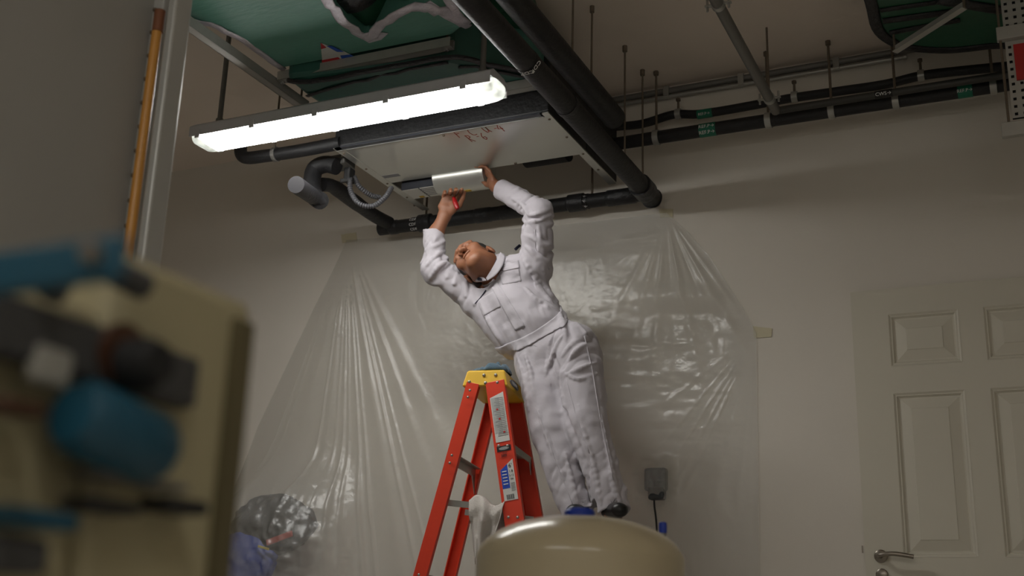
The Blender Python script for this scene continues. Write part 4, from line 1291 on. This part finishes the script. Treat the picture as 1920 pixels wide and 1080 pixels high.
for s_ in (-1, 1):
    B.ell(H3(s_*0.040, 0.066, -0.012), HA, [HS*t for t in (0.026, 0.022, 0.026)], 0.02)
    B.cone(H3(s_*0.012, 0.092, 0.036), H3(s_*0.05, 0.072, 0.034), 0.011, 0.010, 0.02)
    B.ell(H3(s_*0.033, 0.094, 0.016), HA, [HS*t for t in (0.018, 0.014, 0.011)], 0.012, 'sub')
    B.ell(H3(s_*0.033, 0.082, 0.016), HA, [HS*t for t in (0.013, 0.012, 0.011)], 0.006)
    B.ell(H3(s_*0.077, -0.008, 0.002), HA, [HS*t for t in (0.009, 0.020, 0.033)], 0.008)
    B.ell(H3(s_*0.085, 0.0, 0.004), HA, [HS*t for t in (0.006, 0.009, 0.016)], 0.006, 'sub')
B.cone(H3(0, 0.092, 0.02), H3(0, 0.115, -0.024), 0.010, 0.0125, 0.012)
for s_ in (-1, 1):
    B.ell(H3(s_*0.0135, 0.105, -0.027), HA, [HS*t for t in (0.010, 0.011, 0.009)], 0.008)
B.ell(H3(0, 0.097, -0.054), HA, [HS*t for t in (0.024, 0.007, 0.005)], 0.010)
B.ell(H3(0, 0.094, -0.067), HA, [HS*t for t in (0.021, 0.007, 0.006)], 0.010)
B.cone(H3(-0.024, 0.098, -0.0605), H3(0.024, 0.098, -0.0605), 0.003, 0.003, 0.006, 'sub')
B.cone(H3(0, -0.02, -0.045), J['neck']+(0, 0.0, -0.01), 0.052, 0.056, 0.03)
B.cone(H3(0, 0.02, -0.075), Q(924, 510, 4.62), 0.045, 0.048, 0.03)
B.ell(H3(0.0, 0.045, -0.085), HA, [HS*t for t in (0.03, 0.03, 0.016)], 0.03)
for s_ in (-1, 1):
    B.ell(H3(s_*0.0085, 0.1105, -0.038), HA, [HS*t for t in (0.0042, 0.0068, 0.006)], 0.002, 'sub')
# hands
def rot(v, axis, a):
    axis = unit(axis)
    return v*math.cos(a)+np.cross(axis, v)*math.sin(a)+axis*np.dot(axis, v)*(1-math.cos(a))
def hand(w, pd, pn, side, curls, thumb, sc=1.0, spread=0.0):
    pd = unit(pd)
    pn = unit(pn-pd*np.dot(pn, pd))
    sd_ = unit(np.cross(pd, pn))*side            # toward the thumb
    kn = w+pd*0.088*sc
    B.cone(w, w+pd*0.03*sc, 0.021*sc, 0.020*sc, 0.012, flat=(sd_, 1.3))
    B.cone(w+pd*0.03*sc, kn-pd*0.008*sc, 0.0145*sc, 0.0125*sc, 0.014, flat=(sd_, 2.5))
    B.ell(w+pd*0.038*sc+sd_*0.022*sc+pn*0.01*sc, (pd, sd_, pn), (0.03*sc, 0.016*sc, 0.014*sc), 0.012)
    tips = []
    for i, (ln, cu) in enumerate(zip((0.082, 0.09, 0.084, 0.066), curls)):
        o_ = kn+sd_*(0.030-0.0195*i)*sc-pd*(0.0, 0.0, 0.004, 0.012)[i]*sc
        d_ = rot(pd, np.cross(pd, sd_), (1.5-i)*spread)
        rr = (0.0088, 0.009, 0.0086, 0.0076)[i]*sc
        for seg, fr_ in enumerate((0.46, 0.30, 0.24)):
            d_ = rot(d_, np.cross(d_, pn), cu[seg])
            e_ = o_+d_*ln*fr_*sc
            B.cone(o_, e_, rr, rr*0.92, 0.0035)
            o_, rr = e_, rr*0.93
        tips.append(o_)
    o_ = w+pd*0.026*sc+sd_*0.024*sc+pn*0.008*sc
    for dd, ln, rr in zip(thumb, (0.040, 0.032, 0.026), (0.0125, 0.0105, 0.0095)):
        d_ = unit(pd*dd[0]+sd_*dd[1]+pn*dd[2])
        e_ = o_+d_*ln*sc
        B.cone(o_, e_, rr*sc, rr*0.9*sc, 0.005)
        o_ = e_
    return tips, o_
toCam = -vd
tipsR, thR = hand(Q(833, 404, 4.60), unit(0.30*RGT+0.95*UPV)+0.1*FWD, toCam+0.12*RGT, 1, ((0.75, 1.1, 0.7), (0.9, 1.2, 0.8), (1.0, 1.2, 0.8), (1.05, 1.2, 0.8)), ((0.8, 0.55, 0.3), (0.95, 0.1, 0.35), (0.98, -0.1, 0.2)), 1.14, 0.04)
tipsL, thL = hand(Q(927, 350, 4.66), unit(-0.3*RGT+0.8*UPV)+0.6*FWD, unit(-0.6*RGT-0.4*UPV-0.3*FWD), -1, ((0.3, 0.5, 0.4), (0.3, 0.6, 0.4), (0.4, 0.6, 0.4), (0.4, 0.7, 0.5)), ((0.7, 0.5, 0.3), (0.9, 0.2, 0.3), (0.95, 0.0, 0.2)), 0.98, 0.03)
for s_ in 'RL':
    B.cone((J['ank'+s_][0], J['ank'+s_][1], PLZ+0.05), (J['ank'+s_][0]+(0.03 if s_ == 'L' else 0.01), J['ank'+s_][1]-0.05, PLZ+0.035), 0.03, 0.025)
base = (J['ankR']+J['ankL'])/2
pv, pf_ = B.mesh()
man = thing('person', (base[0], base[1], PLZ), 'person in white coveralls leaning back beside the ladder, both arms raised to the unit', 'person')
field_obj('body', (pv, pf_), m_skin, man)
# hair: a cap of the skull
Hf = Field(HO-0.19, HO+0.19, 0.0032)
Hf.ell(H3(0, -0.016, 0.047), HA, [HS*t for t in (0.079, 0.099, 0.089)], 0.0)
sl, x, y, z = Hf.region(HO-0.19, HO+0.19)
f_ = (x-HO[0])*HF[0]+(y-HO[1])*HF[1]+(z-HO[2])*HF[2]
u_ = (x-HO[0])*HU[0]+(y-HO[1])*HU[1]+(z-HO[2])*HU[2]
l_ = (x-HO[0])*HL[0]+(y-HO[1])*HL[1]+(z-HO[2])*HL[2]
line = HS*-0.05+0.98*np.maximum(f_+0.032*HS, 0)
nz_ = vnoise(x*70, y*70, z*70)*0.004
Hf.f[sl] = np.maximum(Hf.f[sl]+nz_, line-u_).astype(np.float32)
field_obj('hair', Hf.mesh(), m_hair, man)

# ---- coverall
C = Field(lo, hi, 0.0035)
front = toCam
C.cone(J['pel']+(0, 0, -0.01), J['waist'], 0.112, 0.098, 0.05, flat=(LATH, 1.42))
C.cone(J['waist'], J['mid'], 0.098, 0.105, 0.05, flat=(LATW, 1.48))
C.cone(J['mid'], J['chest'], 0.108, 0.112, 0.05, flat=(LATW, 1.5))
C.cone(J['chest'], J['neck']-(J['neck']-J['chest'])*0.25, 0.098, 0.072, 0.05, flat=(lat, 1.35))
C.cone(J['chest'], J['shR'], 0.082, 0.066, 0.04)
C.cone(J['chest'], J['shL'], 0.09, 0.074, 0.05)
C.cone(J['shR'], J['elR'], 0.070, 0.060, 0.04)
C.cone(J['elR'], Q(812, 412, 4.60), 0.056, 0.048, 0.03)
C.cone(J['shL'], J['elL'], 0.076, 0.059, 0.04)
C.cone(J['elL'], Q(926, 345, 4.645), 0.054, 0.049, 0.03)
C.cone(Q(800, 502, 4.60), Q(806, 512, 4.60), 0.03, 0.03, 0.03)
C.cone(Q(1022, 388, 4.56), Q(1020, 395, 4.56), 0.03, 0.03, 0.03)
for s_, rr in (('R', (0.108, 0.082, 0.068)), ('L', (0.110, 0.086, 0.072))):
    C.cone(J['hip'+s_], J['knee'+s_], rr[0], rr[1], 0.045)
    C.cone(J['knee'+s_], J['ank'+s_]+(0, 0, -0.005), rr[1], rr[2], 0.02)
# loose shapes: seat, belly blouse above the waistband, knees
C.cone(Q(1000, 600, 4.60), Q(960, 560, 4.61), 0.07, 0.07, 0.05)
C.cone(Q(902, 572, 4.68), Q(958, 640, 4.67), 0.07, 0.075, 0.04)
# directional cloth undulation
sl, x, y, z = C.region(lo, hi)
amp = 0.0
near = np.abs(C.f) < 0.022
cufR, cufL = Q(812, 431, 4.60), Q(940, 354, 4.635)
I = np.argwhere(near)
pp = C.lo+I*C.h
leg = 1/(1+np.exp((pp[:, 2]-1.75)*30))
tw = unit(J['neck']-J['pel'])
a1 = pp@tw
a2 = pp@unit(LATW)
nv = 0.014*vnoise(a2*16, a1*7, pp[:, 1]*9)*(1-leg)+0.020*vnoise(pp[:, 0]*11+pp[:, 2]*5, pp[:, 1]*8, pp[:, 2]*5)*leg
nv = nv+0.007*vnoise(pp[:, 0]*30, pp[:, 1]*26, pp[:, 2]*30)
def rings(a, b, amp, t0, t1, step=0.028, seed=0.0):
    """gathers across a sleeve or leg between the fractions t0 and t1 of its axis"""
    d = b-a
    L = np.linalg.norm(d)
    d = d/L
    t = (pp-a)@d
    sel = np.abs(t/L-(t0+t1)/2) < (t1-t0)*0.72
    out = np.zeros(len(pp))
    t = t[sel]
    rv = pp[sel]-a-t[:, None]*d
    r2 = (rv*rv).sum(1) < 0.13**2
    sel[sel] = r2
    t, rv = t[r2], rv[r2]
    e1 = unit(np.cross(d, (0.3, 0.9, 0.2)))
    e2 = np.cross(d, e1)
    an = np.arctan2(rv@e1, rv@e2)
    w = np.exp(-((t/L-(t0+t1)/2)/((t1-t0)/2))**4)
    out[sel] = amp*w*(np.abs(vnoise(t/step+1.6*np.sin(an+seed), 1.1*np.cos(an)+3+seed, 1.1*np.sin(an)+7))*2-0.35)
    return out
nv = nv-rings(J['elR'], cufR, 0.014, -0.1, 0.75, 0.03, 0.5)-rings(J['shR'], J['elR'], 0.016, 0.1, 1.05, 0.034, 1.5)
nv = nv-rings(J['elL'], cufL, 0.013, -0.1, 0.6, 0.03, 2.5)-rings(J['shL'], J['elL'], 0.016, -0.1, 1.0, 0.036, 3.5)
nv = nv-rings(J['kneeL'], J['ankL'], 0.009, 0.35, 0.95, 0.045, 4.5)-rings(J['kneeR'], J['ankR'], 0.009, 0.35, 0.95, 0.045, 5.5)-rings(J['hipL'], J['kneeL'], 0.013, -0.1, 0.55, 0.05, 6.5)-rings(J['hipR'], J['kneeR'], 0.011, -0.1, 0.5, 0.05, 7.5)
dw_ = (pp-J['waist'])@tw
nv = nv+0.012*vnoise(a2*55, dw_*9, 2.0)*np.exp(-(dw_/0.07)**2)
C.f[I[:, 0], I[:, 1], I[:, 2]] += nv.astype(np.float32)
def surf(px, py, lift=0.0, F_=C, strict=False):
    d = P(px, py, Y=1.0)-np.array([0, 0, CAM_H])
    ys = np.arange(4.3, 4.95, 0.003)
    pts = np.array([0, 0, CAM_H])+d[None]*ys[:, None]
    i = np.clip(((pts-F_.lo)/F_.h).round().astype(int), 0, F_.n-1)
    v_ = F_.f[i[:, 0], i[:, 1], i[:, 2]]
    w_ = np.argmax(v_ < 0.0)
    if v_[w_] >= 0:
        if strict:
            return None
        w_ = np.argmin(v_)
    return pts[w_]-unit(d)*lift
def fold(pts, r, k=0.010, op='add', sink=0.0):
    sp = [surf(*p, lift=-sink, strict=True) for p in pts]
    sp = [p for p in sp if p is not None]
    if len(sp) < 2:
        return
    sp = spline(sp, 4) if len(sp) > 2 else sp
    n_ = len(sp)
    for i in range(n_-1):
        w0, w1 = math.sin(math.pi*(i+0.35)/(n_+0.4)), math.sin(math.pi*(i+1.35)/(n_+0.4))
        C.cone(sp[i], sp[i+1], r*max(0.25, w0), r*max(0.25, w1), k, op)
for pts, r in (
    # right arm: rings inside the elbow and along the sleeve
    (((835, 470), (818, 480), (800, 498)), .009), (((838, 490), (822, 500), (806, 522)), .010), (((848, 500), (838, 520), (822, 545)), .010),
    (((858, 512), (852, 532), (838, 560)), .009), (((834, 452), (815, 462), (797, 470)), .007), (((872, 530), (874, 555), (868, 588)), .009), (((886, 545), (890, 570), (890, 604)), .009),
    # left arm
    (((985, 405), (1005, 402), (1030, 392)), .009), (((984, 418), (1004, 414), (1032, 404)), .009), (((982, 440), (1000, 446), (1018, 462)), .008),
    (((960, 372), (980, 384), (990, 402)), .008), (((985, 462), (1000, 476), (1022, 512)), .010), (((976, 470), (990, 500), (1016, 535)), .010), (((1010, 425), (1012, 445), (1010, 470)), .008),
    # torso
    (((1000, 520), (1015, 545), (1035, 568)), .010), (((985, 540), (1005, 560), (1040, 578)), .009), (((905, 585), (930, 625), (945, 648)), .008), (((896, 560), (915, 600), (935, 635)), .008),
    (((1030, 545), (1045, 565), (1056, 582)), .007), (((1015, 560), (1035, 575), (1050, 585)), .006),
    # hip and crotch
    (((1102, 632), (1075, 645), (1055, 668)), .011), (((1098, 645), (1078, 660), (1062, 680)), .010), (((1050, 590), (1058, 615), (1062, 640)), .009), (((1062, 590), (1080, 605), (1098, 625)), .008),
    (((1054, 630), (1042, 655), (1028, 690)), .011), (((1030, 640), (1030, 670), (1022, 705)), .008), (((1118, 680), (1090, 690), (1060, 705)), .008),
    (((985, 665), (995, 700), (1002, 740)), .009), (((970, 670), (985, 720), (992, 770)), .008),
    # trousers
    (((1050, 720), (1062, 780), (1082, 850)), .009), (((1085, 760), (1098, 820), (1118, 880)), .008), (((1010, 770), (1030, 830), (1058, 900)), .009), (((1128, 780), (1140, 850), (1158, 920)), .009),
    (((1108, 860), (1118, 895), (1128, 945)), .010), (((1060, 850), (1072, 900), (1084, 950)), .008), (((1145, 870), (1150, 910), (1165, 945)), .009), (((1060, 700), (1085, 712), (1120, 700)), .007)):
    fold(pts, r)
for pts, r in ((((1046, 690), (1050, 740), (1068, 800), (1098, 880), (1108, 945)), .012), (((1040, 668), (1046, 690)), .01), (((1070, 655), (1055, 690)), .008), (((842, 478), (822, 490)), .006), (((845, 498), (828, 512)), .006), (((990, 410), (1012, 408)), .006), (((1040, 620), (1035, 650)), .006), (((1065, 608), (1072, 632)), .006)):
    fold(pts, r, 0.014, 'sub', -0.004)
# open ends
cR, dR = Q(812, 431, 4.60), unit(J['wrR']-J['elR'])*0.6+unit(Q(813, 430, 4.6)-Q(816, 500, 4.6))*0.4
C.cut(cR, unit(UPV+0.03*RGT+0.1*FWD), 0.13)
C.cone(cR-unit(UPV)*0.035, cR+unit(UPV)*0.06, 0.045, 0.045, 0.0, 'sub')
cL = Q(940, 354, 4.635)
dL = unit(cL-J['elL'])
C.cut(cL, dL, 0.12)
C.cone(cL-dL*0.035, cL+dL*0.08, 0.042, 0.042, 0.0, 'sub')
for s_, c_ in (('R', Q(1086, 965, 4.48)), ('L', Q(1151, 960, 4.45))):
    d_ = unit(J['ank'+s_]-J['knee'+s_])
    C.cut(c_, d_, 0.13)
    C.cone(c_-d_*0.03, c_+d_*0.1, 0.058, 0.058, 0.0, 'sub')
# neck opening
nk = J['neck']
nax = unit(H3(0, -0.02, -0.045)-nk)
C.cut(nk+nax*0.012, nax, 0.105)
C.cone(nk-nax*0.03, nk+nax*0.12, 0.062, 0.066, 0.006, 'sub')
# keep the skin inside the cloth
cvr = field_obj('coverall', C.mesh(), m_cloth, man)

# waistband: a raised ring of the same cloth
wt_n = unit(np.cross(LATW, unit(toCam-LATW*np.dot(toCam, LATW))))
if np.dot(wt_n, J['neck']-J['pel']) < 0:
    wt_n = -wt_n
wt_n = unit(wt_n+0.12*toCam)
wc = Q(1003, 622, 4.62)
sl, x, y, z = C.region(wc-0.24, wc+0.24)
dist = np.abs((x-wc[0])*wt_n[0]+(y-wc[1])*wt_n[1]+(z-wc[2])*wt_n[2])-0.019
Wf = Field(C.lo+np.array([s_.start for s_ in sl])*C.h, C.lo+np.array([s_.stop-1 for s_ in sl])*C.h, C.h)
fb = np.maximum(C.f[sl]-0.005, dist).astype(np.float32)
fb = np.maximum(fb, -(C.f[sl]+0.012))
Wf.f = fb
field_obj('waistband', Wf.mesh(), m_cloth, cvr)
def patch(quad, name, mm, parent, lift=0.003, n=14, m=14, thick=0.003):
    a, b, c, d = [np.array(p_, float) for p_ in quad]
    A_ = np.zeros((n, m, 3))
    for i in range(n):
        for j in range(m):
            s_, t_ = i/(n-1), j/(m-1)
            p_ = (a*(1-s_)+b*s_)*(1-t_)+(d*(1-s_)+c*s_)*t_
            A_[i, j] = surf(p_[0], p_[1], lift)
    B_ = A_.copy()
    B_[1:-1, 1:-1] = (A_[1:-1, 1:-1]*2+A_[2:, 1:-1]+A_[:-2, 1:-1]+A_[1:-1, 2:]+A_[1:-1, :-2])/6
    return MB().grid(B_).build(name, mm, parent, smooth=True, thick=thick)
def seam(pts, name, mm, parent, r=0.0018, lift=0.001):
    sp = []
    for a, b in zip(pts[:-1], pts[1:]):
        for t in np.linspace(0, 1, 8, endpoint=False):
            sp.append((a[0]+(b[0]-a[0])*t, a[1]+(b[1]-a[1])*t))
    sp.append(pts[-1])
    W = [surf(*p_, lift=lift) for p_ in sp]
    W = [W[0]]+[(W[i-1]+W[i]*2+W[i+1])/4 for i in range(1, len(W)-1)]+[W[-1]]
    return MB().tube(W, r, 6).build(name, mm, parent, smooth=True)
patch(((930, 500), (970, 492), (978, 527), (942, 534)), 'chest_pocket', m_cloth, cvr)
patch(((928, 497), (972, 488), (974, 502), (931, 511)), 'pocket_flap', m_cloth, cvr, 0.006)
patch(((915, 528), (928, 522), (985, 612), (966, 620)), 'front_placket', m_cloth, cvr, 0.004, 10, 24)
patch(((897, 562), (928, 545), (938, 575), (908, 592)), 'chest_pocket', m_cloth, cvr, 0.003)
seam(((891, 569), (901, 558), (911, 544)), 'zip', m_navy, cvr, 0.0026, 0.004)
seam(((1096, 630), (1112, 700), (1126, 790), (1150, 900)), 'side_seam', m_cloth, cvr, 0.0032, 0.002)
seam(((1062, 712), (1080, 780), (1105, 850)), 'trouser_seam', m_cloth, cvr, 0.0022, 0.001)
seam(((1008, 770), (1040, 860), (1075, 950)), 'trouser_seam', m_cloth, cvr, 0.0022, 0.001)
seam(((1003, 430), (1004, 470), (1030, 505)), 'sleeve_seam', m_cloth, cvr, 0.0022, 0.001)
patch(((964, 466), (974, 458), (977, 461), (967, 470)), 'shoulder_tab', m_navy, cvr, 0.006, 6, 6)
0 and patch(((791, 433), (833, 433), (833, 444), (791, 444)), 'cuff', m_cloth, cvr, 0.002, 20, 5)
# collar: shirt band and turned collar round the neck
cf = unit(HF-nax*np.dot(HF, nax))
cf = unit(unit(J['pel']-J['neck'])*-0.2+toCam-nax*np.dot(toCam, nax))
cs = np.cross(nax, cf)
def collar(r0, r1, h0, h1, gap, name, mm, thick, wave=0.0, fold_=0.0):
    n_, m_ = 48, 8
    A_ = np.zeros((n_, m_, 3))
    for i in range(n_):
        a = gap+(2*math.pi-2*gap)*i/(n_-1)
        for j in range(m_):
            t = j/(m_-1)
            r = r0+(r1-r0)*t+fold_*math.sin(t*math.pi)
            h = h0+(h1-h0)*t+wave*math.sin(a*3)
            open_ = 0.010*math.exp(-(min(a-gap, 2*math.pi-gap-a)/0.3)**2)*t
            A_[i, j] = nk+nax*h+(cf*math.cos(a)+cs*math.sin(a))*(r+open_)
    return MB().grid(A_).build(name, mm, man if mm is m_navy else cvr, smooth=True, thick=thick)
collar(0.064, 0.060, -0.03, 0.028, 0.42, 'shirt_collar', m_navy, 0.004)
collar(0.072, 0.072, -0.02, 0.036, 0.5, 'collar', m_cloth, 0.004, 0.004, 0.004)
collar(0.095, 0.074, 0.0, 0.038, 0.55, 'collar_fall', m_cloth, 0.004, 0.003, 0.004)
# turned collar points lying open at the throat
def strip(p0, p1, name, mm, parent, thick=0.003):
    A_ = np.array([[a_*(1-t)+b_*t for t in np.linspace(0, 1, 5)] for a_, b_ in zip(spline([Q(*p) for p in p0], 5), spline([Q(*p) for p in p1], 5))])
    return MB().grid(A_).build(name, mm, parent, smooth=True, thick=thick)
strip(((938, 473, 4.60), (931, 488, 4.565), (921, 506, 4.545), (911, 522, 4.545)), ((948, 480, 4.60), (942, 498, 4.555), (930, 515, 4.54), (914, 526, 4.54)), 'collar_point', m_cloth, cvr)
strip(((945, 478, 4.60), (938, 490, 4.57), (932, 500, 4.56)), ((930, 484, 4.60), (927, 494, 4.57), (925, 502, 4.56)), 'shirt_point', m_navy, cvr)
strip(((888, 519, 4.575), (897, 519, 4.555), (908, 521, 4.545)), ((893, 528, 4.575), (902, 528, 4.55), (912, 526, 4.54)), 'collar_point', m_cloth, cvr)
strip(((891, 520, 4.573), (897, 520, 4.553), (903, 522, 4.545)), ((894, 525, 4.573), (899, 526, 4.55), (904, 526, 4.543)), 'shirt_point', m_navy, cvr)
# shoes
for s_, td in (('R', (0.25, -0.95, 0)), ('L', (0.5, -0.85, 0))):
    td = unit(td)
    c_ = np.array([J['ank'+s_][0], J['ank'+s_][1], PLZ])
    S = Field(c_-0.26, c_+0.26, 0.005)
    sw = np.cross((0, 0, 1.0), td)
    S.cone(c_-td*0.035+(0, 0, 0.042), c_+td*0.13+(0, 0, 0.03), 0.036, 0.028, 0.02, flat=(sw, 1.2))
    S.cone(c_-td*0.02+(0, 0, 0.05), c_+(0, 0, 0.085), 0.038, 0.034, 0.02)
    S.cut(c_+(0, 0, 0.002), (0, 0, -1), 0.25)
    sh = field_obj('shoe', S.mesh(), m_shoe, man)
# tool in the hand
tA, tB = Q(846, 358, 4.575), Q(858, 392, 4.565)
tool = thing('screwdriver', tB, 'red handled screwdriver held in the raised hand near the terminal box', 'tool')
dd = unit(tA-tB)
MB().lathe([(0.007, 0), (0.011, 0.008), (0.0115, 0.05), (0.0085, 0.06), (0.008, 0.07)], tB, dd, 16).build('handle', mat('red_tool_handle', (150, 16, 20), 0.35), tool, smooth='auto')
MB().tube([tB+dd*0.07, tB+dd*0.11], 0.003, 8).build('blade', m_steel, tool)
